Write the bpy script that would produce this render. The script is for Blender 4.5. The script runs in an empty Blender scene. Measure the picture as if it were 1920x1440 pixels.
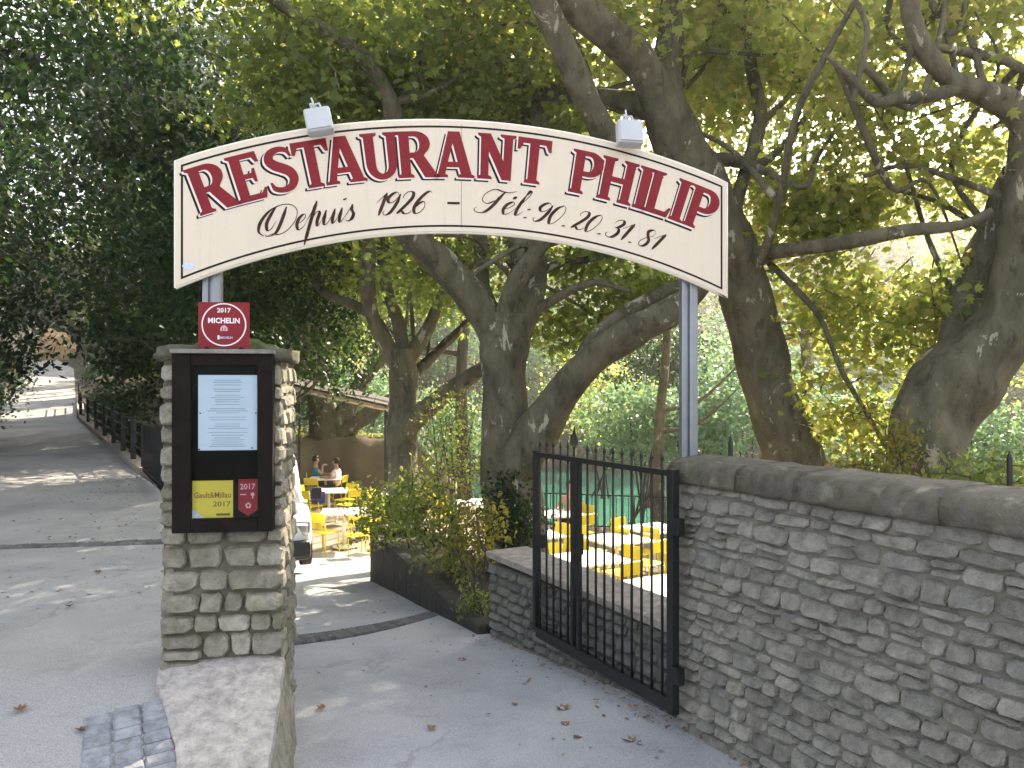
import bpy, bmesh, math, random
import numpy as np
from mathutils import Vector, Matrix
from mathutils.geometry import tessellate_polygon

rnd = random.Random(7)
rng = np.random.default_rng(7)
SC = bpy.context.scene
COL = SC.collection
R = math.radians

# ------------------------------------------------------------------ camera
cam_d = bpy.data.cameras.new('camera')
cam = bpy.data.objects.new('camera', cam_d)
COL.objects.link(cam)
cam.location = (0, 0, 1.6)
cam.rotation_euler = (R(90), 0, 0)
cam_d.sensor_width = 36
cam_d.lens = 36 * 1450 / 1920
cam_d.shift_y = 15 / 1920
cam_d.clip_end = 2000
SC.camera = cam

# ------------------------------------------------------------------ world, sun, exposure
SUN_AZ, SUN_EL = R(28), R(36)
w = bpy.data.worlds.new('World')
SC.world = w
w.use_nodes = True
nt = w.node_tree
nt.nodes.clear()
sky = nt.nodes.new('ShaderNodeTexSky')
sky.sky_type = 'NISHITA'
sky.sun_disc = False
sky.sun_elevation = SUN_EL
sky.sun_rotation = SUN_AZ
sky.dust_density = 3.0
sky.air_density = 1.0
sky.ozone_density = 1.0
hs = nt.nodes.new('ShaderNodeHueSaturation')
hs.inputs['Saturation'].default_value = 0.42
bg = nt.nodes.new('ShaderNodeBackground')
bg.inputs['Strength'].default_value = 0.15
wo = nt.nodes.new('ShaderNodeOutputWorld')
nt.links.new(sky.outputs[0], hs.inputs['Color'])
nt.links.new(hs.outputs[0], bg.inputs['Color'])
nt.links.new(bg.outputs[0], wo.inputs['Surface'])
sun_d = bpy.data.lights.new('sun', 'SUN')
sun_d.energy = 5.0
sun_d.angle = R(0.5)
sun_d.color = (1.0, 0.86, 0.66)
sun = bpy.data.objects.new('sun', sun_d)
COL.objects.link(sun)
SUN_DIR = Vector((math.sin(SUN_AZ) * math.cos(SUN_EL), math.cos(SUN_AZ) * math.cos(SUN_EL), math.sin(SUN_EL)))
sun.rotation_euler = (-SUN_DIR).to_track_quat('-Z', 'Y').to_euler()
sun.location = (20, 30, 30)
vs = SC.view_settings
vs.view_transform = 'Standard'
vs.look = 'None'
vs.gamma = 1
vs.use_curve_mapping = False
vs.exposure = 2.3
SC.cycles.max_bounces = 7
SC.cycles.diffuse_bounces = 4
SC.cycles.transmission_bounces = 4
SC.cycles.transparent_max_bounces = 8
SC.cycles.use_denoising = True

# ------------------------------------------------------------------ helpers
def P(px, py, d):
    """a point of the place, read off at pixel (px, py) of the 1920 px photo, d metres ahead"""
    return Vector(((px - 960) / 1450 * d, d, 1.6 - (py - 735) / 1450 * d))

def tag(o, label=None, cat=None, group=None, kind=None):
    if label: o['label'] = label
    if cat: o['category'] = cat
    if group: o['group'] = group
    if kind: o['kind'] = kind
    return o

def empty(name, loc=(0, 0, 0), rz=0.0, label=None, cat=None, group=None):
    o = bpy.data.objects.new(name, None)
    o.empty_display_size = 0.1
    COL.objects.link(o)
    o.location = loc
    o.rotation_euler = (0, 0, rz)
    return tag(o, label, cat, group)

def link(name, me, mat=None, parent=None, loc=None, rot=None, kind=None):
    o = bpy.data.objects.new(name, me)
    COL.objects.link(o)
    if mat is not None and len(me.materials) == 0:
        for m in (mat if isinstance(mat, (list, tuple)) else [mat]):
            me.materials.append(m)
    if parent is not None: o.parent = parent
    if loc is not None: o.location = loc
    if rot is not None: o.rotation_euler = rot
    if kind: o['kind'] = kind
    return o

def keep_world(o, parent):
    """parent o, whose vertices are world coordinates, under parent"""
    o.parent = parent
    o.matrix_parent_inverse = (Matrix.Translation(parent.location) @ parent.rotation_euler.to_matrix().to_4x4()).inverted()
    return o

def pymesh(name, verts, faces, smooth=False):
    me = bpy.data.meshes.new(name)
    me.from_pydata([tuple(v) for v in verts], [], [tuple(f) for f in faces])
    if smooth:
        me.polygons.foreach_set('use_smooth', [True] * len(me.polygons))
    me.update()
    return me

def npmesh(name, V, F, smooth=False):
    """V (n,3), F (m,k) all faces with k corners"""
    me = bpy.data.meshes.new(name)
    V = np.ascontiguousarray(V, dtype=np.float32); F = np.ascontiguousarray(F, dtype=np.int32)
    n, (m, k) = len(V), F.shape
    me.vertices.add(n); me.vertices.foreach_set('co', V.ravel())
    me.loops.add(m * k); me.loops.foreach_set('vertex_index', F.ravel())
    me.polygons.add(m); me.polygons.foreach_set('loop_start', np.arange(m, dtype=np.int32) * k)
    if smooth: me.polygons.foreach_set('use_smooth', np.ones(m, dtype=bool))
    me.update(calc_edges=True)
    return me

class Geo:
    """collects boxes, tubes and lathes into one mesh"""
    def __init__(s): s.v = []; s.f = []
    def add(s, v, f):
        n = len(s.v); s.v += [Vector(p) for p in v]; s.f += [tuple(i + n for i in q) for q in f]; return s
    def box(s, c, size, rz=0.0, bev=0.0, rot=None):
        bm = bmesh.new(); bmesh.ops.create_cube(bm, size=1)
        for q in bm.verts: q.co = Vector((q.co.x * size[0], q.co.y * size[1], q.co.z * size[2]))
        if bev > 0: bmesh.ops.bevel(bm, geom=bm.edges[:], offset=bev, segments=2, affect='EDGES', profile=0.6)
        m = rot if rot is not None else Matrix.Rotation(rz, 3, 'Z')
        bm.verts.index_update()
        s.add([m @ q.co + Vector(c) for q in bm.verts], [[q.index for q in f.verts] for f in bm.faces]); bm.free(); return s
    def tube(s, pts, r, n=8, cap=True):
        pts = [Vector(p) for p in pts]
        rr = r if isinstance(r, (list, tuple)) else [r] * len(pts)
        vv, ff = [], []
        ref = None
        for i, p in enumerate(pts):
            t = (pts[min(i + 1, len(pts) - 1)] - pts[max(i - 1, 0)]).normalized()
            if ref is None:
                a = Vector((0, 0, 1)) if abs(t.z) < 0.9 else Vector((1, 0, 0))
                ref = t.cross(a).normalized()
            ref = (ref - t * ref.dot(t)).normalized(); b = t.cross(ref)
            for k in range(n):
                a = 2 * math.pi * k / n
                vv.append(p + (ref * math.cos(a) + b * math.sin(a)) * rr[i])
        for i in range(len(pts) - 1):
            for k in range(n):
                k2 = (k + 1) % n
                ff.append((i * n + k, i * n + k2, (i + 1) * n + k2, (i + 1) * n + k))
        if cap:
            ff.append(tuple(range(n))[::-1]); ff.append(tuple((len(pts) - 1) * n + k for k in range(n)))
        return s.add(vv, ff)
    def lathe(s, c, prof, n=16, axis='Z'):
        vv, ff = [], []
        for r, z in prof:
            for k in range(n):
                a = 2 * math.pi * k / n
                x, y = r * math.cos(a), r * math.sin(a)
                vv.append(Vector(c) + (Vector((x, y, z)) if axis == 'Z' else Vector((z, x, y)) if axis == 'X' else Vector((x, z, y))))
        for i in range(len(prof) - 1):
            for k in range(n):
                k2 = (k + 1) % n
                ff.append((i * n + k, i * n + k2, (i + 1) * n + k2, (i + 1) * n + k))
        ff.append(tuple(range(n))[::-1]); ff.append(tuple((len(prof) - 1) * n + k for k in range(n)))
        return s.add(vv, ff)
    def mesh(s, name, smooth=False): return pymesh(name, s.v, s.f, smooth)
    def obj(s, name, mat, parent=None, smooth=False, **k): return link(name, s.mesh(name, smooth), mat, parent, **k)

def interp(x, xs, ys): return np.interp(x, xs, ys)

# ------------------------------------------------------------------ materials
def new_mat(name):
    m = bpy.data.materials.new(name); m.use_nodes = True
    t = m.node_tree; t.nodes.clear()
    out = t.nodes.new('ShaderNodeOutputMaterial'); b = t.nodes.new('ShaderNodeBsdfPrincipled')
    t.links.new(b.outputs[0], out.inputs['Surface'])
    return m, t, b, out

def ramp(t, fac, stops, interp_='LINEAR'):
    r = t.nodes.new('ShaderNodeValToRGB'); r.color_ramp.interpolation = interp_
    e = r.color_ramp.elements
    while len(e) < len(stops): e.new(0.5)
    for k, (p, c) in enumerate(stops):
        e[k].position = p; e[k].color = (*c, 1) if len(c) == 3 else c
    t.links.new(fac, r.inputs['Fac'])
    return r.outputs['Color']

def noise(t, scale, detail=4, rough=0.55, coord='pos', dist=0.0, vec=None):
    n = t.nodes.new('ShaderNodeTexNoise'); n.inputs['Scale'].default_value = scale
    n.inputs['Detail'].default_value = detail; n.inputs['Roughness'].default_value = rough
    n.inputs['Distortion'].default_value = dist
    if vec is not None: t.links.new(vec, n.inputs['Vector'])
    elif coord == 'pos':
        g = t.nodes.new('ShaderNodeNewGeometry'); t.links.new(g.outputs['Position'], n.inputs['Vector'])
    else:
        g = t.nodes.new('ShaderNodeTexCoord'); t.links.new(g.outputs['Object'], n.inputs['Vector'])
    return n.outputs['Fac']

def mixc(t, fac, a, b, mode='MIX'):
    m = t.nodes.new('ShaderNodeMix'); m.data_type = 'RGBA'; m.blend_type = mode
    for k, val in ((0, fac), (6, a), (7, b)):
        if isinstance(val, (int, float)): m.inputs[k].default_value = val
        elif isinstance(val, tuple): m.inputs[k].default_value = (*val, 1) if len(val) == 3 else val
        else: t.links.new(val, m.inputs[k])
    return m.outputs[2]

def bump(t, b, h, strength=0.4, dist=0.01):
    n = t.nodes.new('ShaderNodeBump'); n.inputs['Strength'].default_value = strength
    n.inputs['Distance'].default_value = dist
    t.links.new(h, n.inputs['Height']); t.links.new(n.outputs['Normal'], b.inputs['Normal'])

def plain(name, c, rough=0.6, metal=0.0, spec=0.4, var=0.12, nscale=6.0, bmp=0.0, bscale=80.0):
    m, t, b, o = new_mat(name)
    lo = tuple(v * (1 - var) for v in c); hi = tuple(min(1, v * (1 + var)) for v in c)
    col = ramp(t, noise(t, nscale, 5, 0.6, 'obj'), [(0.3, lo), (0.7, hi)])
    t.links.new(col, b.inputs['Base Color'])
    b.inputs['Roughness'].default_value = rough; b.inputs['Metallic'].default_value = metal
    b.inputs['Specular IOR Level'].default_value = spec
    if bmp: bump(t, b, noise(t, bscale, 4, 0.6, 'obj'), bmp, 0.004)
    return m

def stone_mat(name, cols, moss=0.0, bstr=0.7):
    m, t, b, o = new_mat(name)
    oi = t.nodes.new('ShaderNodeObjectInfo')
    n = len(cols)
    base = ramp(t, oi.outputs['Random'], [(k / (n - 1), c) for k, c in enumerate(cols)])
    nf = noise(t, 14, 6, 0.65)
    base = mixc(t, 0.75, base, ramp(t, nf, [(0.28, (0.40, 0.39, 0.37)), (0.5, (1, 1, 1)), (0.72, (1.5, 1.48, 1.42))]), 'MULTIPLY')
    nf2 = noise(t, 60, 5, 0.7)
    base = mixc(t, ramp(t, nf2, [(0.56, (0, 0, 0)), (0.70, (0.55, 0.55, 0.55))]), base, (0.11, 0.105, 0.09))
    nf3 = noise(t, 9, 3, 0.6)
    base = mixc(t, ramp(t, nf3, [(0.60, (0, 0, 0)), (0.75, (0.35, 0.35, 0.35))]), base, (0.55, 0.53, 0.47))
    if moss:
        nm = noise(t, 4.5, 5, 0.65)
        base = mixc(t, ramp(t, nm, [(0.48, (0, 0, 0)), (0.68, (moss, moss, moss))]), base, (0.10, 0.115, 0.045))
    t.links.new(base, b.inputs['Base Color'])
    b.inputs['Roughness'].default_value = 0.92; b.inputs['Specular IOR Level'].default_value = 0.2
    h = t.nodes.new('ShaderNodeMath'); h.operation = 'ADD'
    t.links.new(noise(t, 28, 8, 0.7), h.inputs[0]); t.links.new(noise(t, 110, 3, 0.6), h.inputs[1])
    bump(t, b, h.outputs[0], bstr, 0.02)
    return m

def asphalt_mat(name, c, warm, litter=0.25):
    m, t, b, o = new_mat(name)
    big = noise(t, 0.55, 5, 0.6)
    col = ramp(t, big, [(0.3, tuple(v * 0.70 for v in c)), (0.5, c), (0.7, warm)])
    sp = noise(t, 140, 2, 0.5)
    col = mixc(t, 0.6, col, ramp(t, sp, [(0.3, (0.6, 0.6, 0.6)), (0.5, (1, 1, 1)), (0.72, (1.45, 1.43, 1.4))]), 'MULTIPLY')
    st = noise(t, 2.6, 7, 0.7, dist=0.6)
    col = mixc(t, ramp(t, st, [(0.57, (0, 0, 0)), (0.72, (0.5, 0.5, 0.5))]), col, tuple(v * 0.55 for v in c))
    fl = noise(t, 34, 4, 0.7)
    col = mixc(t, ramp(t, fl, [(0.66, (0, 0, 0)), (0.74, (litter, litter, litter))]), col, (0.09, 0.065, 0.045))
    g_ = t.nodes.new('ShaderNodeNewGeometry'); wv = t.nodes.new('ShaderNodeVectorMath'); wv.operation = 'ADD'
    wn = t.nodes.new('ShaderNodeTexNoise'); wn.inputs['Scale'].default_value = 1.6; wn.inputs['Detail'].default_value = 5
    t.links.new(g_.outputs['Position'], wn.inputs['Vector']); t.links.new(g_.outputs['Position'], wv.inputs[0]); t.links.new(wn.outputs['Color'], wv.inputs[1])
    vo = t.nodes.new('ShaderNodeTexVoronoi'); vo.feature = 'DISTANCE_TO_EDGE'; vo.inputs['Scale'].default_value = 0.55
    t.links.new(wv.outputs[0], vo.inputs['Vector'])
    ck = ramp(t, vo.outputs['Distance'], [(0.0, (1, 1, 1)), (0.006, (.8, .8, .8)), (0.012, (0, 0, 0))])
    cm = mixc(t, ramp(t, noise(t, 0.45, 3), [(.50, (0, 0, 0)), (.56, (.28, .28, .28))]), (0.0, 0.0, 0.0), ck)
    col = mixc(t, cm, col, tuple(v * .28 for v in c))
    gr = noise(t, 320, 2, .6)
    col = mixc(t, ramp(t, gr, [(.60, (0, 0, 0)), (.68, (.5, .5, .5))]), col, tuple(v * .4 for v in c))
    t.links.new(col, b.inputs['Base Color'])
    b.inputs['Roughness'].default_value = 0.9; b.inputs['Specular IOR Level'].default_value = 0.25
    h = t.nodes.new('ShaderNodeMath'); h.operation = 'ADD'
    t.links.new(sp, h.inputs[0]); t.links.new(noise(t, 22, 5, 0.7), h.inputs[1])
    bump(t, b, h.outputs[0], 0.35, 0.008)
    return m

def bark_mat(name, c1, c2, patch, amount=0.62):
    m, t, b, o = new_mat(name)
    g = t.nodes.new('ShaderNodeNewGeometry')
    mp = t.nodes.new('ShaderNodeMapping'); mp.inputs['Scale'].default_value = (1, 1, 0.45)
    t.links.new(g.outputs['Position'], mp.inputs['Vector'])
    col = ramp(t, noise(t, 5, 6, 0.65, vec=mp.outputs[0]), [(0.3, c1), (0.7, c2)])
    f = noise(t, 4.6, 7, 0.66, vec=mp.outputs[0], dist=0.5)
    col = mixc(t, ramp(t, f, [(amount, (0, 0, 0)), (amount + 0.02, (0.85, 0.85, 0.85))]), col, patch)
    f2 = noise(t, 7, 4, 0.6, vec=mp.outputs[0])
    col = mixc(t, ramp(t, f2, [(0.60, (0, 0, 0)), (0.63, (0.5, 0.5, 0.5))]), col, tuple(v * 0.5 for v in c1))
    t.links.new(col, b.inputs['Base Color'])
    b.inputs['Roughness'].default_value = 0.9; b.inputs['Specular IOR Level'].default_value = 0.2
    h = t.nodes.new('ShaderNodeMath'); h.operation = 'ADD'
    t.links.new(noise(t, 18, 7, 0.7, vec=mp.outputs[0]), h.inputs[0]); t.links.new(f, h.inputs[1])
    bump(t, b, h.outputs[0], 0.9, 0.04)
    return m

def leaf_mat(name, cols, trans, tfac=0.4, spec=0.35):
    m, t, b, o = new_mat(name)
    g = t.nodes.new('ShaderNodeNewGeometry')
    n = len(cols)
    rp = g.outputs['Random Per Island']
    big = noise(t, 0.8, 3, 0.6)
    a = t.nodes.new('ShaderNodeMath'); a.operation = 'MULTIPLY_ADD'; a.inputs[1].default_value = 0.6
    t.links.new(rp, a.inputs[0])
    s2 = t.nodes.new('ShaderNodeMath'); s2.operation = 'MULTIPLY_ADD'; s2.inputs[1].default_value = 1.2; s2.inputs[2].default_value = -0.4
    t.links.new(big, s2.inputs[0]); t.links.new(s2.outputs[0], a.inputs[2])
    col = ramp(t, a.outputs[0], [(k / (n - 1), c) for k, c in enumerate(cols)])
    t.links.new(col, b.inputs['Base Color'])
    b.inputs['Roughness'].default_value = 0.45; b.inputs['Specular IOR Level'].default_value = spec
    tr = t.nodes.new('ShaderNodeBsdfTranslucent')
    tc = ramp(t, rp, [(0, trans[0]), (0.75, trans[1]), (1, trans[2])])
    t.links.new(tc, tr.inputs['Color'])
    mx = t.nodes.new('ShaderNodeMixShader'); mx.inputs[0].default_value = tfac
    t.links.new(b.outputs[0], mx.inputs[1]); t.links.new(tr.outputs[0], mx.inputs[2])
    t.links.new(mx.outputs[0], o.inputs['Surface'])
    return m

M = {}
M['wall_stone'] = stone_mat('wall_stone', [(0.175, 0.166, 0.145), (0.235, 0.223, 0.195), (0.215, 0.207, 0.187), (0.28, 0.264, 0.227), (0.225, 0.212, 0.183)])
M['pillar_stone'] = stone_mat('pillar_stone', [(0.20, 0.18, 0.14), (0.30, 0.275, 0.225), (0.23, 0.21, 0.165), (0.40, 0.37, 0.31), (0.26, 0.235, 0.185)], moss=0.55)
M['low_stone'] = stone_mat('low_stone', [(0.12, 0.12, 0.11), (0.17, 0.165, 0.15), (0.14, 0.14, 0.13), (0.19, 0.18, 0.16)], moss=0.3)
M['coping'] = stone_mat('coping', [(0.095, 0.085, 0.07), (0.125, 0.115, 0.095), (0.105, 0.097, 0.08)], moss=0.3)
M['cap'] = stone_mat('cap', [(0.10, 0.095, 0.07), (0.16, 0.145, 0.11)], moss=0.8)
M['capping'] = stone_mat('capping', [(0.30, 0.27, 0.24), (0.34, 0.30, 0.27)])
M['mortar'] = plain('mortar', (0.11, 0.105, 0.095), 0.95, var=0.3, nscale=12, bmp=0.8, bscale=60)
M['wall_mortar'] = plain('wall_mortar', (0.155, 0.145, 0.12), 0.95, var=0.35, nscale=9, bmp=0.9, bscale=45)
M['pillar_mortar'] = plain('pillar_mortar', (0.12, 0.11, 0.08), 0.95, var=0.4, nscale=9, bmp=0.9, bscale=45)
M['plaster'] = stone_mat('plaster', [(0.56, 0.51, 0.475), (0.58, 0.53, 0.49)], bstr=1.0)
M['asphalt'] = asphalt_mat('asphalt', (0.365, 0.37, 0.39), (0.43, 0.43, 0.435))
M['path'] = asphalt_mat('path', (0.33, 0.325, 0.32), (0.40, 0.385, 0.37), 0.5)
M['gravel'] = asphalt_mat('gravel', (0.25, 0.205, 0.16), (0.30, 0.25, 0.19), 0.4)
M['cobble'] = stone_mat('cobble', [(0.10, 0.10, 0.10), (0.15, 0.15, 0.15), (0.12, 0.115, 0.11)], bstr=0.4)
M['paver'] = stone_mat('paver', [(0.23, 0.235, 0.255), (0.29, 0.295, 0.32), (0.26, 0.265, 0.29)], bstr=0.3)
M['soil'] = asphalt_mat('soil', (0.045, 0.037, 0.024), (0.055, 0.055, 0.028), 0.6)
M['bank'] = asphalt_mat('bank_earth', (0.19, 0.145, 0.095), (0.24, 0.19, 0.12), 0.7)
M['bark'] = bark_mat('plane_bark', (0.06, 0.054, 0.034), (0.18, 0.16, 0.105), (0.42, 0.38, 0.29), 0.605)
M['bark_dark'] = bark_mat('dark_bark', (0.05, 0.045, 0.036), (0.09, 0.08, 0.065), (0.20, 0.18, 0.15), 0.70)
M['leaf_sun'] = leaf_mat('sunlit_leaf', [(0.05, 0.08, 0.02), (0.08, 0.115, 0.026), (0.115, 0.14, 0.03), (0.16, 0.15, 0.035)],  # lit copy of the leaf, sunlight put into brighter, yellower colours
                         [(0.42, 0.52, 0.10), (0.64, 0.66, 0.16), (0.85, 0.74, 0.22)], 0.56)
M['leaf_mid'] = leaf_mat('shaded_leaf', [(0.03, 0.05, 0.02), (0.055, 0.085, 0.028), (0.09, 0.115, 0.035)],  # darker copy of the leaf, shade put into its colours
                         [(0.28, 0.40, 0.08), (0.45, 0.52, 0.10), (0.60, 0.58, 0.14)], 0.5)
M['leaf_dark'] = leaf_mat('shade_dark_leaf', [(0.010, 0.022, 0.010), (0.018, 0.038, 0.015), (0.034, 0.060, 0.022)],  # leaf colour darkened to stand in for the shade of the woods
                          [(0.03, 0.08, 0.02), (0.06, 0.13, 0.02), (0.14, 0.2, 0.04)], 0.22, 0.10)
M['leaf_pale'] = leaf_mat('bank_leaf', [(0.065, 0.15, 0.085), (0.11, 0.24, 0.145), (0.20, 0.36, 0.22)],
                          [(0.2, 0.36, 0.16), (0.3, 0.45, 0.2), (0.42, 0.5, 0.2)], 0.35)
M['leaf_yellow'] = leaf_mat('vine_leaf', [(0.05, 0.075, 0.02), (0.12, 0.12, 0.025), (0.24, 0.19, 0.035)],
                            [(0.3, 0.36, 0.04), (0.5, 0.45, 0.06), (0.65, 0.45, 0.08)], 0.4)
M['dead_leaf'] = plain('dead_leaf', (0.20, 0.12, 0.06), 0.8, var=0.4, nscale=30)
M['iron'] = plain('painted_iron', (0.012, 0.012, 0.013), 0.45, var=0.3, nscale=20)
M['alu'] = plain('aluminium', (0.27, 0.285, 0.31), 0.5, metal=0.7, var=0.1)
M['cream'] = plain('cream_board', (0.68, 0.585, 0.465), 0.4, spec=.3, var=0.04, nscale=2.2)
def streaks(m, amt=.16):
    t = m.node_tree; b = [n for n in t.nodes if n.type == 'BSDF_PRINCIPLED'][0]
    src = b.inputs['Base Color'].links[0].from_socket
    tc = t.nodes.new('ShaderNodeTexCoord'); mp = t.nodes.new('ShaderNodeMapping'); mp.inputs['Scale'].default_value = (30, 1, 1.2)
    t.links.new(tc.outputs['Object'], mp.inputs['Vector'])
    f = ramp(t, noise(t, 1.0, 5, .7, vec=mp.outputs[0]), [(.52, (0, 0, 0)), (.8, (amt * 2, amt * 2, amt * 2))])
    c = mixc(t, f, src, (0.42, 0.36, 0.28))
    f2 = ramp(t, noise(t, 90, 2, .5, 'obj'), [(.70, (0, 0, 0)), (.74, (.5, .5, .5))])
    t.links.new(mixc(t, f2, c, (0.25, 0.2, 0.15)), b.inputs['Base Color'])
streaks(M['cream'])
M['cream_edge'] = plain('cream_edge', (0.72, 0.68, 0.58), 0.4, var=0.05)
M['line'] = plain('black_paint', (0.010, 0.009, 0.009), 0.6, spec=.15)
M['red'] = plain('red_paint', (0.20, 0.010, 0.016), 0.45, spec=.2, var=0.12, nscale=5)
M['pinkish'] = plain('pale_outline', (0.74, 0.66, 0.60), 0.4, var=0.02)
M['script'] = plain('script_paint', (0.05, 0.018, 0.012), 0.6, spec=.15, var=0.6, nscale=9)
M['sticker_blue'] = plain('pale_blue_sticker', (0.55, 0.58, 0.75), 0.4, var=0.2, nscale=60)
M['wood'] = plain('dark_wood', (0.011, 0.0075, 0.006), 0.75, spec=.12, var=0.35, nscale=14, bmp=0.2)
M['felt'] = plain('black_felt', (0.008, 0.008, 0.0075), 0.95, spec=.1)
M['greywood'] = plain('weathered_edge', (0.20, 0.18, 0.165), 0.8, var=0.25, nscale=20)
M['paper'] = plain('menu_paper', (0.60, 0.68, 0.80), 0.7, var=0.05, nscale=4)  # white paper, the blue of the sky light put into its colour
M['ink'] = plain('grey_ink', (0.30, 0.35, 0.42), 0.7)
M['plaque_red'] = plain('plaque_red', (0.20, 0.008, 0.016), 0.4, spec=.25, var=0.12)
M['white'] = plain('white_print', (0.78, 0.70, 0.70), 0.5, var=0.03)
M['badge_red'] = plain('badge_red', (0.24, 0.012, 0.022), 0.4, spec=.25, var=0.1)
M['badge_pink'] = plain('badge_print', (0.62, 0.36, 0.38), 0.5)
M['yellow_card'] = plain('yellow_card', (0.62, 0.49, 0.05), 0.45, var=0.06)
M['brown_ink'] = plain('brown_ink', (0.20, 0.09, 0.02), 0.5)
M['olive_ink'] = plain('olive_ink', (0.10, 0.09, 0.02), 0.5)
M['grey_lamp'] = plain('lamp_grey', (0.46, 0.48, 0.50), 0.5, var=0.06)
M['yellow'] = plain('yellow_metal', (0.80, 0.65, 0.045), 0.35, var=0.06)
M['table_white'] = plain('table_white', (0.80, 0.78, 0.74), 0.4, var=0.03)
M['car_white'] = plain('car_white', (0.78, 0.79, 0.80), 0.2, spec=0.6, var=0.02)
M['black_plastic'] = plain('black_plastic', (0.018, 0.018, 0.02), 0.5)
M['rubber'] = plain('rubber', (0.014, 0.014, 0.014), 0.8)
M['chrome'] = plain('chrome', (0.7, 0.7, 0.7), 0.2, metal=1.0)
M['blue'] = plain('blue_panel', (0.015, 0.02, 0.30), 0.4)
M['skin'] = plain('skin', (0.50, 0.30, 0.22), 0.6, var=0.06)
M['hair'] = plain('dark_hair', (0.03, 0.02, 0.015), 0.6)
M['teal'] = plain('teal_cloth', (0.02, 0.22, 0.32), 0.8)
M['pink'] = plain('pale_pink_cloth', (0.75, 0.60, 0.62), 0.8)
M['peach'] = plain('peach_cloth', (0.60, 0.36, 0.26), 0.8)
M['denim'] = plain('dark_cloth', (0.03, 0.035, 0.05), 0.85)
M['beam'] = plain('pale_beam', (0.42, 0.34, 0.26), 0.8, var=0.2, nscale=10)
M['rooftile'] = plain('dark_roof', (0.05, 0.042, 0.036), 0.9, var=0.3, nscale=8, bmp=0.6)
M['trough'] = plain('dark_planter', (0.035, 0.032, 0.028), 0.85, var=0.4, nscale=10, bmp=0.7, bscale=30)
M['ochre'] = plain('ochre_rock', (0.50, 0.34, 0.18), 0.9, var=0.3, nscale=1.5, bmp=0.8, bscale=6)
M['moss'] = plain('moss', (0.06, 0.075, 0.02), 0.95, var=0.5, nscale=20, bmp=1.0, bscale=90)

def glass_mat(name, ior=1.45, tint=(1, 1, 1), gl=None):
    m, t, b, o = new_mat(name)
    tr = t.nodes.new('ShaderNodeBsdfTransparent'); tr.inputs[0].default_value = (*tint, 1)
    g = t.nodes.new('ShaderNodeBsdfGlossy'); g.inputs['Roughness'].default_value = 0.03
    fr = t.nodes.new('ShaderNodeFresnel'); fr.inputs['IOR'].default_value = ior
    mx = t.nodes.new('ShaderNodeMixShader')
    t.links.new(fr.outputs[0], mx.inputs[0]); t.links.new(tr.outputs[0], mx.inputs[1]); t.links.new(g.outputs[0], mx.inputs[2])
    t.links.new(mx.outputs[0], o.inputs['Surface'])
    return m
M['glass'] = glass_mat('case_glass', 1.14, (0.93, 0.95, 0.95))
M['car_glass'] = plain('car_glass', (0.01, 0.013, 0.015), 0.05, spec=0.9)
def water_mat():
    m, t, b, o = new_mat('river_water')
    col = ramp(t, noise(t, 0.25, 4), [(0.3, (0.012, 0.085, 0.055)), (0.7, (0.03, 0.16, 0.10))])
    t.links.new(col, b.inputs['Base Color'])
    b.inputs['Roughness'].default_value = 0.12
    bump(t, b, noise(t, 2.2, 5, 0.6), 0.35, 0.08)
    return m
M['water'] = water_mat()

# ------------------------------------------------------------------ levels of the place
def z_left(y): return interp(y, [-8, 2.6, 3.5, 4.2, 5, 12.5, 16, 32, 60, 85, 120], [-.25, -.25, -.10, .04, .05, .03, 0, .5, 3.4, 6.2, 9])
def z_drive(y): return interp(y, [-8, 2.6, 3.5, 4.5, 5.5, 6.5, 13.5, 15, 40], [-.25, -.25, -.34, -.38, -.42, -.5, -1.48, -1.585, -1.585])
def x_path_r(y): return interp(y, [2.6, 3.5, 4.2, 5, 8, 12.5, 16, 32, 60, 85, 120], [-1.15, -1.35, -1.72, -1.85, -3.5, -5.7, -7.87, -18, -34, -52, -80])
def x_path_l(y): return interp(y, [2.6, 8, 16, 24, 32, 40, 60, 85, 120], [-12, -11, -13, -17.3, -21.9, -25.8, -38.0, -57, -86])
def x_drive_l(y): return interp(y, [2.6, 3.5, 4.3, 4.85, 6.5, 9, 12, 15], [-1.30, -1.30, -1.45, -1.5, -2.2, -3.6, -6, -7])
def x_drive_r(y): return interp(y, [-8, 2.6, 4.55, 6.64, 6.72, 10.94, 15], [7.3, 1.99, 1.0, -.15, -.26, -1.9, -1.9])

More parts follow.
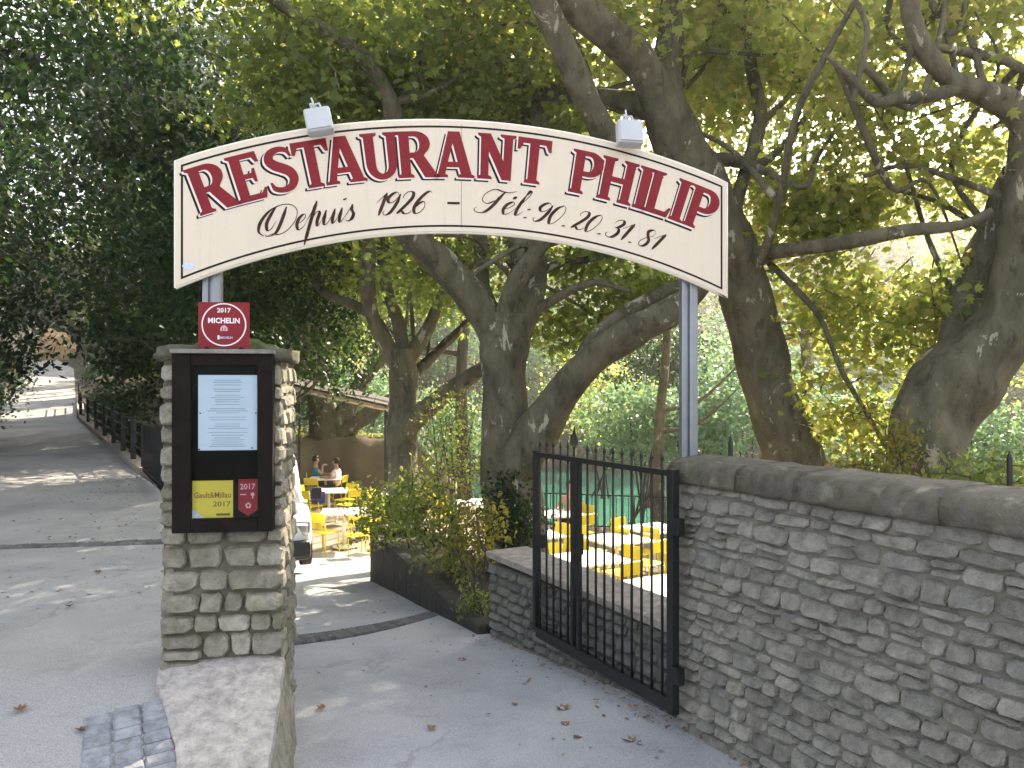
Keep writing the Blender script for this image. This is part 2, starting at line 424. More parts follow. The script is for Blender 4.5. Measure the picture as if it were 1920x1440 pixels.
def terrain(x, y):
    """height of the ground under everything else"""
    court = np.full_like(x, -1.66)
    # terrace under the far plane tree, river bed, far bank
    terr = np.clip((y - 23.0) / 0.8, 0, 1) * np.clip((-2.0 - x) / 1.2, 0, 1)
    court = court + terr * 1.85
    riv = np.clip((y - 19.0 - np.clip(-x, 0, 30) * 1.2) / 1.5, 0, 1) * np.clip((39.5 - y) / 2.0, 0, 1) * np.clip((x + 3.5) / 1.0, 0, 1)
    court = court * (1 - riv) + (-3.4) * riv
    hill = np.clip(y - 40, 0, 70) * 0.52 + np.clip(x - 22, 0, 40) * 0.25 * np.clip((y - 8) / 10, 0, 1)
    hill = hill + 0.6 * np.sin(x * .23 + 1) * np.clip((y - 40) / 10, 0, 1)
    court = court + np.clip(hill, 0, 24)
    xr, xl = x_path_r(y), x_path_l(y)
    zl = z_left(y) - 0.06
    k = np.clip((x - xr) / 1.2, 0, 1)
    z = np.where(x <= xr, zl, zl * (1 - k) + np.minimum(court, np.where(y > 44, zl + 1.5, court)) * k)
    far_right = np.clip((x - xr - 2) / 14, 0, 1)
    z = np.where((y > 44) & (x > xr), zl * (1 - far_right) + court * far_right, z)
    # slope left of the path
    up = np.clip(xl - 2.2 - x, 0, 60) * 1.05 + .5 * np.sin(y * .5) * np.clip(xl - 3 - x, 0, 1)
    z = np.where(x < xl, zl + np.clip(up, 0, 34) * np.clip((y - 3) / 8, 0, 1), z)
    # under the driveway
    xd = x_drive_l(np.clip(y, 2.6, 15)) - 0.35
    xe = x_drive_r(y) + 0.15
    ind = (x > xd) & (x < xe) & (y < 15.5) & (y > 2.4)
    z = np.where(ind, np.minimum(z_drive(y) - 0.22, z + 2), z)
    # forecourt where the camera stands, ground behind the right wall
    z = np.where((y <= 2.7) & (x < xe + 0.1), -0.42, z)
    z = np.where((x >= xe) & (y < 19), -1.66 + np.clip(x - 16, 0, 40) * 0.3, z)
    return z

def grid_mesh(name, xs, ys, zf):
    X, Y = np.meshgrid(xs, ys)
    Z = zf(X, Y)
    V = np.stack([X.ravel(), Y.ravel(), Z.ravel()], 1)
    nx, ny = len(xs), len(ys)
    i = (np.arange(ny - 1)[:, None] * nx + np.arange(nx - 1)[None, :]).ravel()
    return npmesh(name, V, np.stack([i, i + 1, i + nx + 1, i + nx], 1), True)

def ribbon(name, ys, xl, xr, zf, n, mat):
    V = []
    for y in ys:
        a, b = float(xl(y)), float(xr(y))
        for k in range(n + 1):
            x = a + (b - a) * k / n
            V.append((x, y, float(zf(x, y, k / n)) + 0.006 * math.sin(x * 3.1 + y * 1.7) * math.sin(y * 2.3 - x)))
    F = []
    for j in range(len(ys) - 1):
        for k in range(n):
            i = j * (n + 1) + k
            F.append((i, i + 1, i + n + 2, i + n + 1))
    o = link(name, pymesh(name, V, F, True), mat)
    o['kind'] = 'structure'
    return o

xs = np.concatenate([np.linspace(-900, -62, 9), np.arange(-60, 60.1, 0.6), np.linspace(64, 900, 9)])
ys = np.concatenate([np.linspace(-900, -12, 7), np.arange(-10, 80.1, 0.6), np.linspace(84, 900, 9)])
g = link('ground', grid_mesh('ground', xs, ys, terrain), M['soil']); g['kind'] = 'structure'
yf = list(np.linspace(-8, 2.6, 18))
forecourt = ribbon('forecourt', yf, lambda y: -14.0, lambda y: x_drive_r(y) + 0.03, lambda x, y, u: -.25, 40, M['asphalt'])
yp = list(np.linspace(2.6, 8, 28)) + list(np.linspace(8.4, 20, 30)) + list(np.linspace(21, 118, 80))
path = ribbon('path', yp, x_path_l, lambda y: x_path_r(y), lambda x, y, u: z_left(y), 14, M['path'])
yd = list(np.linspace(2.6, 15.3, 70))
driveway = ribbon('driveway', yd, x_drive_l, lambda y: x_drive_r(y) + 0.03,
                  lambda x, y, u: z_drive(y) + 0.05 * max(0, u - .4) * float(np.clip((y - 2.6) / 1.2, 0, 1)), 14, M['asphalt'])
court = link('courtyard', grid_mesh('courtyard', np.arange(-9, 11.1, 0.5), np.arange(6, 23.1, 0.5),
             lambda X, Y: -1.6 + 0.012 * np.sin(X * 1.3) * np.sin(Y * 1.1) - np.where((Y > 18.6) & (X > 0), (Y - 18.6) * 0.6, 0)), M['gravel'])
court['kind'] = 'structure'
bk_V, bk_F = [], []
for k in range(41):
    x = -9.5 + 8.0 * k / 40
    for j, (yy_, zz_) in enumerate(((22.75, -1.7), (22.95, -1.1), (23.1, -.4), (23.35, .12), (24.2, .30))):
        bk_V.append((x, yy_ + .14 * math.sin(x * 2.3 + j) + .07 * math.sin(x * 7.1), zz_ - (max(0, x + 3.2) * 1.0 if j > 0 else 0)))
for k in range(40):
    for j in range(4):
        i = k * 5 + j; bk_F.append((i, i + 5, i + 6, i + 1))
tb = link('terrace_bank', pymesh('terrace_bank', bk_V, bk_F, True), M['bank']); tb['kind'] = 'structure'
wat = link('river', grid_mesh('river', np.arange(-7, 60, 3.0), np.arange(17, 43, 2.0), lambda X, Y: X * 0 - 2.35), M['water'])
wat['kind'] = 'structure'

# ------------------------------------------------------------------ stone masonry
def noise1(k, s, amp):
    return amp * (math.sin(s * 2.1 + k * 1.7) * 0.5 + math.sin(s * 5.3 + k * 2.9) * 0.3 + math.sin(s * 11.1 + k * 0.7) * 0.2)

def stone_shape(outline, depth_f, back, e, n, bulge, r):
    """outline: list of (s, z, v) counter-clockwise seen from the front; returns centre, verts, faces"""
    c_s = sum(p[0] for p in outline) / len(outline); c_z = sum(p[1] for p in outline) / len(outline)
    N = len(outline); V = []
    def W(s, z, d): return Vector((e[0] * (s - c_s) + n[0] * d, e[1] * (s - c_s) + n[1] * d, z - c_z))
    for s, z, v in outline: V.append(W(s, z, -back))
    for s, z, v in outline: V.append(W(s, z, depth_f(v) - 0.012 + r.uniform(-.003, .003)))
    for s, z, v in outline:
        V.append(W(c_s + (s - c_s) * 0.88, c_z + (z - c_z) * 0.80, depth_f(v) + bulge * r.uniform(0.3, 1.0)))
    V.append(W(c_s, c_z, depth_f(0.5) + bulge * r.uniform(0.6, 1.3)))
    F = []
    for k in range(N):
        k2 = (k + 1) % N
        F.append((k, k2, N + k2, N + k)); F.append((N + k, N + k2, 2 * N + k2, 2 * N + k)); F.append((2 * N + k, 2 * N + k2, 3 * N))
    return c_s, c_z, V, F

def stone_face(parent, name, mat, org, e, n, s0, s1, z0, z1, hr, wr, tilt=0.018, wav=0.018, gap=0.008, back=0.05,
               bulge=0.008, seed=1, limit=300, skip=None, split=0.2, zbase=None):
    r = random.Random(seed)
    zs = [z0]
    while zs[-1] < z1 - hr[0] * 0.7: zs.append(zs[-1] + r.uniform(*hr))
    sc = (z1 - z0) / (zs[-1] - z0); zs = [z0 + (z - z0) * sc for z in zs]
    K = len(zs)
    def zb(k, s):
        if k == 0: return zs[0]
        if k == K - 1: return zs[-1]
        return zs[k] + noise1(k + seed, s, wav)
    out = []
    for k in range(K - 1):
        s = s0
        while s < s1 - 0.02:
            wd = r.uniform(*wr)
            if s + wd > s1 - wr[0] * 0.6: wd = s1 - s
            subs = [(0, 1)]
            if r.random() < split and wd > wr[0] * 1.3 and (zs[k + 1] - zs[k]) > hr[0] + .62 * (hr[1] - hr[0]): q = r.uniform(.42, .58); subs = [(0, q), (q, 1)]
            for (q0, q1) in subs:
                a, b = s, s + wd
                lo = lambda x: zb(k, x) + (zb(k + 1, x) - zb(k, x)) * q0
                hi = lambda x: zb(k, x) + (zb(k + 1, x) - zb(k, x)) * q1
                hh = hi((a + b) / 2) - lo((a + b) / 2)
                g = gap * r.uniform(0.6, 1.5); j = hh * 0.12
                jj = lambda: r.uniform(-j, j)
                w_ = b - a
                pts = []
                for fx in (0.14, 0.5, 0.86):
                    x = a + w_ * fx; pts.append((x + jj(), lo(x) + g + abs(jj()) * 0.7, 0.0))
                pts.append((b - g + jj() * .5, lo(b) + hh * 0.28, 0.28)); pts.append((b - g + jj() * .5, lo(b) + hh * 0.74, 0.74))
                for fx in (0.86, 0.5, 0.14):
                    x = a + w_ * fx; pts.append((x + jj(), hi(x) - g - abs(jj()) * 0.7, 1.0))
                pts.append((a + g + jj() * .5, lo(a) + hh * 0.74, 0.74)); pts.append((a + g + jj() * .5, lo(a) + hh * 0.28, 0.28))
                cs = (a + b) / 2; cz = (lo(cs) + hi(cs)) / 2
                if skip and skip(cs, cz, a, b): continue
                f0 = r.uniform(-0.004, 0.014); tl = tilt * r.uniform(0.3, 1.4)
                out.append((pts, f0, tl, w_ * hh))
            s += wd
    # the largest in view become parts of their own
    def score(t):
        cs = sum(p[0] for p in t[0]) / 10; cz = sum(p[1] for p in t[0]) / 10
        p = Vector((org[0] + e[0] * cs, org[1] + e[1] * cs, cz)); q = p - Vector((0, 0, 1.6))
        vis = abs(q.x) / max(q.y, .3) < 0.72 and abs(q.z) / max(q.y, .3) < 0.53 and q.y > 0.5
        return (1 if vis else 0, t[3] / q.length_squared)
    out.sort(key=score, reverse=True)
    rest = Geo()
    for i, (pts, f0, tl, ar) in enumerate(out):
        cs, cz, V, F = stone_shape(pts, lambda v: f0 + tl * (1 - v), back, e, n, bulge, r)
        loc = Vector((org[0] + e[0] * cs, org[1] + e[1] * cs, cz))
        if i < limit:
            o = link(name, pymesh(name, V, F), mat)
            o.location = loc; keep_world(o, parent)
        else: rest.add([v + loc for v in V], F)
    if rest.v:
        o = rest.obj(name + '_rest', mat, None, True); keep_world(o, parent); o['kind'] = 'stuff'
    return len(out)

# ---- right wall
WE = Vector((0.4512, -0.8924)); WN = Vector((-0.8924, -0.4512))     # along the wall towards the camera; outwards to the drive
W0 = Vector((0.973, 4.55))
wall = empty('stone_wall', (W0.x, W0.y, -0.35), 0, 'tall grey rubble stone wall with rounded coping to the right of the iron gate', 'wall')
LW = 3.9
def wall_pt(s, d, z): return Vector((W0.x + WE.x * s + WN.x * d, W0.y + WE.y * s + WN.y * d, z))
def prism(pts_bottom, z0, z1):
    n = len(pts_bottom)
    V = [(p[0], p[1], z0) for p in pts_bottom] + [(p[0], p[1], z1) for p in pts_bottom]
    F = [tuple(range(n))[::-1], tuple(range(n, 2 * n))] + [(k, (k + 1) % n, n + (k + 1) % n, n + k) for k in range(n)]
    return V, F
V, F = prism([wall_pt(0.0, .001, 0), wall_pt(0, -.40, 0), wall_pt(LW, -.40, 0), wall_pt(LW, .001, 0)], -1.7, 1.10)
keep_world(link('mortar', pymesh('mortar', V, F), M['wall_mortar']), wall)
stone_face(wall, 'stone', M['wall_stone'], W0, WE, WN, 0.0, 3.3, -0.36, 1.085, (0.052, 0.092), (0.09, 0.23), tilt=0.030, wav=0.022, seed=11, gap=0.003, split=0.15, bulge=.007)
stone_face(wall, 'end_stone', M['wall_stone'], wall_pt(0, -.02, 0).xy, -WN, -WE, 0.0, 0.38, -1.6, 1.085, (0.07, 0.11), (0.14, 0.25), seed=12)
def coping_piece(s0, s1, r):
    prof = [(0.045, 1.075), (0.055, 1.09), (0.053, 1.145), (0.035, 1.185), (-0.01, 1.208), (-0.10, 1.220), (-0.2, 1.224), (-0.28, 1.22), (-0.36, 1.2), (-0.42, 1.16), (-0.45, 1.11), (-0.45, 1.065)]
    V, F = [], []
    N, K = len(prof), 10
    for k in range(K + 1):
        s = s0 + (s1 - s0) * k / K
        sh = 0.985 if k in (0, K) else 1
        for d, z in prof:
            zz = 1.14 + (z - 1.14) * sh
            V.append(wall_pt(s, -.2 + (d + .2) * sh + r.uniform(-.006, .006), zz + r.uniform(-.005, .005)))
    for k in range(K):
        for j in range(N):
            j2 = (j + 1) % N
            F.append((k * N + j, (k + 1) * N + j, (k + 1) * N + j2, k * N + j2))
    F.append(tuple(range(N))); F.append(tuple(K * N + j for j in range(N))[::-1])
    o = link('coping_stone', pymesh('coping_stone', V, F, True), M['coping']); keep_world(o, wall)
for a, b in ((-0.03, 0.52), (0.524, 0.92), (0.924, 1.66), (1.664, 2.42), (2.424, 3.2), (3.204, 3.95)):
    coping_piece(a, b, rnd)

# ---- low wall behind the gate
LA = Vector((1.02, 4.62)); LB = Vector((-0.183, 6.64))
LE = (LB - LA).normalized(); LN = Vector((-LE.y, LE.x))            # outwards: towards the drive
if LN.x > 0: LN = -LN
LL = (LB - LA).length
low = empty('low_wall', (LB.x, LB.y, -.45), 0, 'low dark stone wall with flat capping running behind the open iron gate', 'wall')
def low_pt(s, d, z): return Vector((LA.x + LE.x * s + LN.x * d, LA.y + LE.y * s + LN.y * d, z))
V, F = prism([low_pt(0, -.012, 0), low_pt(LL, -.012, 0), low_pt(LL, -.34, 0), low_pt(0, -.34, 0)], -1.7, 0.13)
keep_world(link('mortar', pymesh('mortar', V, F), M['mortar']), low)
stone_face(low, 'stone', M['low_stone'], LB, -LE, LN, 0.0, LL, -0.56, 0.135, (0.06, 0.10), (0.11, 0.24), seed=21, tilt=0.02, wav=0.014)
stone_face(low, 'end_stone', M['low_stone'], low_pt(LL, -.03, 0).xy, -LN, LE, 0.0, 0.3, -1.6, 0.135, (0.07, 0.11), (0.12, 0.2), seed=22)
for a, b in ((-.02, 0.72), (0.724, 1.5), (1.504, LL + .03)):
    gq = Geo(); V, F = prism([low_pt(a, .03, 0), low_pt(b, .03, 0), low_pt(b, -.38, 0), low_pt(a, -.38, 0)], 0, 0.0)
    V = [(v[0], v[1], (0.138 if k < 4 else 0.185) + 0.02 * (b if k % 4 in (1, 2) else a)) for k, v in enumerate(V)]
    gq.add(V, F)
    keep_world(gq.obj('capping_slab', M['capping']), low)

# ---- pillar
PA = R(8)
pillar = empty('stone_pillar', (-1.597, 4.255, 0), PA, 'square rubble stone pillar carrying the menu case, with a whitewashed sloping foot', 'pillar')
pe = Vector((math.cos(PA), math.sin(PA))); pn = Vector((math.sin(PA), -math.cos(PA)))
def pil(x, y, z): return Vector((-1.597 + pe.x * x - pn.x * y, 4.255 + pe.y * x - pn.y * y, z))
gq = Geo().box((0, .2755, .62), (.622, .493, 2.4))
gq.obj('mortar', M['pillar_mortar'], pillar)
stone_face(pillar, 'stone', M['pillar_stone'], pil(-.325, .015, 0).xy, pe, pn, 0, .65, -.45, 1.76, (0.085, 0.13), (0.10, 0.26), seed=35, tilt=0.022, wav=0.013, gap=0.004, bulge=0.012, back=0.07, split=.12)
stone_face(pillar, 'side_stone', M['pillar_stone'], pil(.31, .03, 0).xy, -pn, pe, 0, .50, -.42, 1.76, (0.08, 0.13), (0.12, 0.26), seed=32, tilt=0.01, wav=0.012, gap=0.005, back=0.05)
stone_face(pillar, 'side_stone', M['pillar_stone'], pil(-.31, .55, 0).xy, pn, -pe, 0, .53, -.1, 1.76, (0.08, 0.13), (0.12, 0.26), seed=33, tilt=0.01, wav=0.008, gap=0.009, back=0.05)
stone_face(pillar, 'back_stone', M['pillar_stone'], pil(.30, .535, 0).xy, -pe, -pn, 0, .60, -.42, 1.76, (0.09, 0.14), (0.14, 0.26), seed=34, back=0.05)
def rough_box(x0, x1, y0, y1, z0, z1, r, nx=5, ny=4, j=.012):
    bm = bmesh.new(); bmesh.ops.create_cube(bm, size=1)
    bmesh.ops.subdivide_edges(bm, edges=bm.edges[:], cuts=2, use_grid_fill=True)
    for v in bm.verts:
        edge = sum(abs(c) > .49 for c in v.co)
        k = 1 - 0.05 * max(0, edge - 1)
        v.co = Vector((x0 + (x1 - x0) * (v.co.x * k + .5), y0 + (y1 - y0) * (v.co.y * k + .5), z0 + (z1 - z0) * (v.co.z * (1 - .16 * max(0, edge - 1)) + .5)))
        v.co += Vector((r.uniform(-j, j), r.uniform(-j, j), r.uniform(-j, j) * .7))
    me = bpy.data.meshes.new('block'); bm.to_mesh(me); bm.free()
    me.polygons.foreach_set('use_smooth', [True] * len(me.polygons))
    return me
for x0, x1, z1, y0 in ((-.35, -.13, 1.86, -.03), (-.125, .12, 1.84, -.03), (.125, .36, 1.85, -.035)):
    link('cap_stone', rough_box(x0, x1, y0, .29, 1.765, z1, rnd), M['cap'], pillar)
    link('cap_stone', rough_box(x0 + .01, x1 - .008, .3, .59, 1.765, z1 + .005, rnd), M['cap'], pillar)
# moss cushion on the cap
bm = bmesh.new(); bmesh.ops.create_grid(bm, x_segments=40, y_segments=34, size=1)
for v in bm.verts:
    x, y = v.co.x * .31, v.co.y * .26 + .28
    rr = math.hypot(v.co.x, v.co.y)
    h = max(0, 1 - rr ** 2.5) * (0.09 + 0.03 * math.sin(x * 31) * math.sin(y * 27)) + rnd.uniform(-.006, .006)
    v.co = Vector((x, y, 1.82 + h))
me = bpy.data.meshes.new('moss'); bm.to_mesh(me); bm.free()
link('moss', me, M['moss'], pillar)
# whitewashed sloping foot: a wedge with a rounded nose
def foot():
    secs = []; side = []
    K = 16
    for k in range(K + 1):
        t = k / K
        y = 4.33 - t * 1.85
        xl = interp(t, [0, .09, .4, .7, .9, 1], [-1.95, -1.925, -1.55, -1.34, -1.2, -1.1]); xr = interp(t, [0, .4, .7, .9, 1], [-1.272, -1.125, -1.06, -1.05, -1.07])
        zt = interp(t, [0, .05, .45, .8, 1], [.125, .105, -.085, -.19, -.262])
        n = 10
        row = [(xl - .03, y + .02 * (t > .9), -.7)]
        for i in range(n + 1):
            u = i / n
            crown = 0.012 * (1 - (2 * u - 1) ** 2) - 0.006 * (abs(2 * u - 1) ** 8)
            x = xl + (xr - xl) * u
            row.append((x + rnd.uniform(-.006, .006), y - .09 * u * (1 - t) + .09 * u, zt + crown + rnd.uniform(-.007, .007)))
        row.append((xr + .005, y + .09 * (1 - .0) - .09 * (1 - t), zt - .05))
        side.append((xr + .004, y + .09 * t, zt - .045)); side.append((xr + .06 + rnd.uniform(-.012, .012), y + .09 * t, zt - .28)); side.append((xr + .09, y + .09 * t, -.75))
        secs.append(row)
    V = [p for r_ in secs for p in r_]; n = len(secs[0]); F = []
    for k in range(K):
        for i in range(n - 1):
            F.append((k * n + i, (k + 1) * n + i, (k + 1) * n + i + 1, k * n + i + 1))
    F.append(tuple(K * n + i for i in range(n)))
    sf = [(k * 3 + j, k * 3 + j + 1, k * 3 + j + 4, k * 3 + j + 3) for k in range(K) for j in (0, 1)]
    keep_world(link('foot_side', pymesh('foot_side', side, [f[::-1] for f in sf]), M['pillar_stone']), pillar)
    return pymesh('plaster_foot', V, F)
keep_world(link('plaster_foot', foot(), M['plaster']), pillar)

# ---- cobbles and paving
def stone_block(lx, ly, h, r):
    bm = bmesh.new(); bmesh.ops.create_cube(bm, size=1)
    for v in bm.verts: v.co = Vector((v.co.x * lx * (1 + r.uniform(-.08, .08)), v.co.y * ly * (1 + r.uniform(-.08, .08)), v.co.z * h))
    bmesh.ops.bevel(bm, geom=[e_ for e_ in bm.edges if e_.verts[0].co.z > 0 or e_.verts[1].co.z > 0], offset=min(lx, ly) * .13, segments=1, affect='EDGES')
    me = bpy.data.meshes.new('block'); bm.to_mesh(me); bm.free(); return me
cob = [stone_block(.15, .10, .08, rnd) for _ in range(8)]
a, b = Vector((-6.6, 7.45)), Vector((-3.45, 8.05))
nst = 22
for k in range(nst):
    p = a.lerp(b, (k + .5) / nst); d = (b - a).normalized()
    for row in (0, 1):
        q = p + Vector((-d.y, d.x)) * (row * .115 - .06)
        o = link('cobble', cob[rnd.randrange(8)], M['cobble'], path)
        o.location = (q.x, q.y, float(z_left(q.y)) - .022 + rnd.uniform(-.006, .004)); o.rotation_euler = (rnd.uniform(-.06, .06), rnd.uniform(-.06, .06), math.atan2(d.y, d.x) + rnd.uniform(-.08, .08))
# curved drain channel across the drive
dr = [Vector((-2.05, 6.35)), Vector((-1.7, 6.55)), Vector((-1.3, 7.0)), Vector((-.95, 7.55)), Vector((-.78, 7.95))]
def catmull(pts, n):
    pts = [pts[0] * 2 - pts[1]] + list(pts) + [pts[-1] * 2 - pts[-2]]
    out = []
    for i in range(1, len(pts) - 2):
        p0, p1, p2, p3 = pts[i - 1:i + 3]
        for k in range(n):
            t = k / n
            out.append(0.5 * ((2 * p1) + (p2 - p0) * t + (2 * p0 - 5 * p1 + 4 * p2 - p3) * t * t + (3 * p1 - p0 - 3 * p2 + p3) * t ** 3))
    out.append(pts[-2].copy()); return out
dc = catmull(dr, 12)
cob2 = [stone_block(.055, .20, .05, rnd) for _ in range(6)]
for k in range(len(dc) - 1):
    d = dc[k + 1] - dc[k]; ang = math.atan2(d.y, d.x); q = (dc[k] + dc[k + 1]) / 2
    sl = 0.14
    o = link('drain_cobble', cob2[k % 6], M['cobble'], driveway)
    o.location = (q.x, q.y, float(z_drive(q.y)) + .012); o.rotation_euler = (0, 0, ang + rnd.uniform(-.06, .06))
    o.rotation_euler = (Matrix.Rotation(-math.atan(sl) * 0, 3, 'X') @ Matrix.Rotation(ang + rnd.uniform(-.06, .06), 3, 'Z')).to_euler()
    o.rotation_euler.rotate(Matrix.Rotation(-math.atan(.14), 3, 'X')) if False else None
# paved gutter beside the pillar's foot
pav = [stone_block(.126, .089, .07, rnd) for _ in range(6)]
pa_, pb_ = Vector((.46, -.888)), Vector((-.888, -.46))
for j in range(14):
    for i in range(3):
        q = Vector((-1.77, 3.99)) + pa_ * (j * .092) + pb_ * (.062 + i * .130)
        y = q.y
        o = link('paver', pav[rnd.randrange(6)], M['paver'], path)
        o.location = (q.x, y, float(z_left(y)) - .017 + rnd.uniform(-.003, .003))
        nrm = Vector((0, -.17, 1)).normalized(); rot = nrm.to_track_quat('Z', 'Y').to_matrix() @ Matrix.Rotation(math.atan2(pb_.y, pb_.x) + rnd.uniform(-.04, .04), 3, 'Z')
        e1 = Vector((pb_.x, pb_.y, 0)); e1.z = .17 * pb_.y; e1.normalize(); e3 = Vector((0, -.17, 1)).normalized(); e2 = e3.cross(e1)
        o.rotation_euler = Matrix((e1, e2, e3)).transposed().to_euler()

# ------------------------------------------------------------------ arched sign
sign = empty('arched_sign', (-.282, 4.624, 0), PA, 'cream arched restaurant sign board with red lettering on two aluminium posts', 'sign')
HC = 1.6 - 2.97
RT, RB = 4.588, 3.93
HX = 1.645
def arch_pts(rt, rb, hx, n=48):
    top, bot = [], []
    for k in range(n + 1):
        x = -hx + 2 * hx * k / n
        top.append((x, HC + math.sqrt(rt * rt - x * x))); bot.append((x, HC + math.sqrt(rb * rb - x * x)))
    return top, bot
def board(name, rt, rb, hx, y0, y1, mat):
    top, bot = arch_pts(rt, rb, hx); n = len(top); V = []
    for y in (y0, y1):
        V += [(x, y, z) for x, z in bot] + [(x, y, z) for x, z in top]
    F = []
    for k in range(n - 1):
        F.append((k, k + 1, n + k + 1, n + k)); F.append((2 * n + k, 3 * n + k, 3 * n + k + 1, 2 * n + k + 1))
        F.append((k, 2 * n + k, 2 * n + k + 1, k + 1)); F.append((n + k, n + k + 1, 3 * n + k + 1, 3 * n + k))
    F.append((0, n, 3 * n, 2 * n)); F.append((n - 1, 3 * n - 1, 4 * n - 1, 2 * n - 1))
    return link(name, pymesh(name, V, F), mat, sign)
board('board', RT, RB, HX, 0, .028, M['cream'])
def ring(name, rt, rb, hx, t, y, mat):
    ot, ob = arch_pts(rt, rb, hx); it, ib = arch_pts(rt - t, rb + t, hx - t); n = len(ot); V = []
    for row in (ot, it, ib, ob): V += [(x, y, z) for x, z in row]
    F = []
    for k in range(n - 1):
        F.append((n + k, n + k + 1, k + 1, k)); F.append((3 * n + k, 3 * n + k + 1, 2 * n + k + 1, 2 * n + k))
    F.append((3 * n, 2 * n, n, 0)); F.append((2 * n + n - 1, 3 * n + n - 1, n - 1, n + n - 1))
    return link(name, pymesh(name, V, F), mat, sign)
ring('border_line', RT - .030, RB + .026, HX - .028, .0115, -.0012, M['line'])
# aluminium rim round the edge of the board
def rim():
    top, bot = arch_pts(RT + .004, RB - .004, HX + .004, 48)
    loop = [Vector((x, .014, z)) for x, z in bot] + [Vector((x, .014, z)) for x, z in reversed(top)]
    loop.append(loop[0]); q = Geo(); q.tube(loop, .010, 6, cap=False); return q
rim().obj('rim', M['cream_edge'], sign, True)
for sx in (-1.463, 1.42):
    q = Geo()
    zb = 1.84 if sx < 0 else -1.6
    zt = HC + 4.28
    q.box((sx - .033, .075, (zb + zt) / 2), (.036, .06, zt - zb), bev=.008); q.box((sx + .027, .075, (zb + zt) / 2), (.056, .07, zt - zb), bev=.012)
    q.box((sx - .008, .085, (zb + zt) / 2), (.03, .04, zt - zb - .02))
    q.obj('post', M['alu'], sign)
# seam of the two panels
q = Geo(); q.box((.0 - .02, -.0006, HC + 4.26), (.0025, .001, .62)); q.obj('panel_seam', M['greywood'], sign)

def arc(cx, cy, rx, ry, a0, a1, n=10):
    return [(cx + rx * math.cos(R(a0 + (a1 - a0) * k / n)), cy + ry * math.sin(R(a0 + (a1 - a0) * k / n))) for k in range(n + 1)]
STEM_T = [(.36, .95), (.36, 1), (0, 1), (0, .95), (.07, .91), (.07, .09), (0, .05)]
def s_outline():
    c = [Vector(p) for p in ((.60, .74), (.53, .88), (.36, .925), (.19, .86), (.14, .72), (.24, .60), (.38, .52), (.52, .42), (.57, .27), (.48, .12), (.30, .075), (.13, .13), (.07, .27))]
    wd = [.05, .10, .12, .17, .20, .21, .21, .21, .20, .16, .12, .11, .05]
    cc = catmull(c, 4); ww = np.interp(np.linspace(0, 12, len(cc)), range(13), wd)
    L, Rr = [], []
    for i, p in enumerate(cc):
        t = (cc[min(i + 1, len(cc) - 1)] - cc[max(i - 1, 0)]).normalized(); nn = Vector((-t.y, t.x))
        L.append(tuple(p + nn * ww[i] / 2)); Rr.append(tuple(p - nn * ww[i] / 2))
    return L + Rr[::-1]
GL = {
 'I': (.36, [[(0, 0), (.36, 0), (.36, .05), (.29, .09), (.29, .91)] + STEM_T]),
 'L': (.68, [[(0, 0), (.62, 0), (.68, .24), (.62, .24), (.54, .12), (.29, .12), (.29, .91)] + STEM_T]),
 'E': (.68, [[(0, 0), (.64, 0), (.70, .22), (.64, .22), (.56, .12), (.29, .12), (.29, .46), (.45, .46), (.48, .37), (.54, .37), (.54, .66), (.48, .66), (.45, .57), (.29, .57), (.29, .88), (.53, .88), (.59, .77), (.66, .77), (.63, 1), (0, 1), (0, .95), (.07, .91), (.07, .09), (0, .05)]]),
 'T': (.82, [[(.22, 0), (.60, 0), (.60, .05), (.52, .09), (.52, .87), (.67, .87), (.74, .73), (.81, .73), (.80, 1), (.02, 1), (.01, .73), (.08, .73), (.15, .87), (.30, .87), (.30, .09), (.22, .05)]]),
 'H': (.88, [[(0, 0), (.36, 0), (.36, .05), (.29, .09), (.29, .44), (.59, .44), (.59, .09), (.52, .05), (.52, 0), (.88, 0), (.88, .05), (.81, .09), (.81, .91), (.88, .95), (.88, 1), (.52, 1), (.52, .95), (.59, .91), (.59, .57), (.29, .57), (.29, .91)] + STEM_T]),
 'N': (.86, [[(0, 0), (.34, 0), (.34, .05), (.26, .09), (.26, .60), (.58, 0), (.80, 0), (.80, .91), (.87, .95), (.87, 1), (.51, 1), (.51, .95), (.60, .91), (.60, .42), (.29, 1), (0, 1), (0, .95), (.07, .91), (.07, .09), (0, .05)]]),
 'A': (.90, [[(0, 0), (.31, 0), (.31, .05), (.25, .08), (.285, .22), (.56, .22), (.60, .08), (.53, .05), (.53, 0), (.92, 0), (.92, .05), (.85, .08), (.58, 1), (.33, 1), (.08, .08), (0, .05)], [(.315, .34), (.53, .34), (.425, .74)]]),
 'U': (.84, [[(0, 1), (0, .95), (.07, .91), (.07, .34)] + arc(.42, .34, .35, .35, 180, 360, 14) + [(.77, .91), (.84, .95), (.84, 1), (.50, 1), (.50, .95), (.57, .91), (.57, .32)] + arc(.43, .30, .14, .18, 0, -180, 8) + [(.29, .91), (.36, .95), (.36, 1)]]),
 'P': (.74, [[(0, 0), (.36, 0), (.36, .05), (.29, .09), (.29, .41)] + arc(.42, .705, .32, .295, -90, 90, 14) + [(0, 1), (0, .95), (.07, .91), (.07, .09), (0, .05)], [(.29, .53)] + arc(.40, .705, .11, .175, -90, 90, 8) + [(.29, .88)]]),
 'R': (.92, [[(0, 0), (.36, 0), (.36, .05), (.29, .09), (.29, .42), (.36, .42), (.60, 0), (.95, 0), (.95, .05), (.86, .09), (.60, .47)] + arc(.42, .73, .32, .27, -48, 90, 12) + [(0, 1), (0, .95), (.07, .91), (.07, .09), (0, .05)], [(.29, .54)] + arc(.40, .715, .11, .17, -90, 90, 8) + [(.29, .885)]]),
 'S': (.66, [s_outline()]),
}
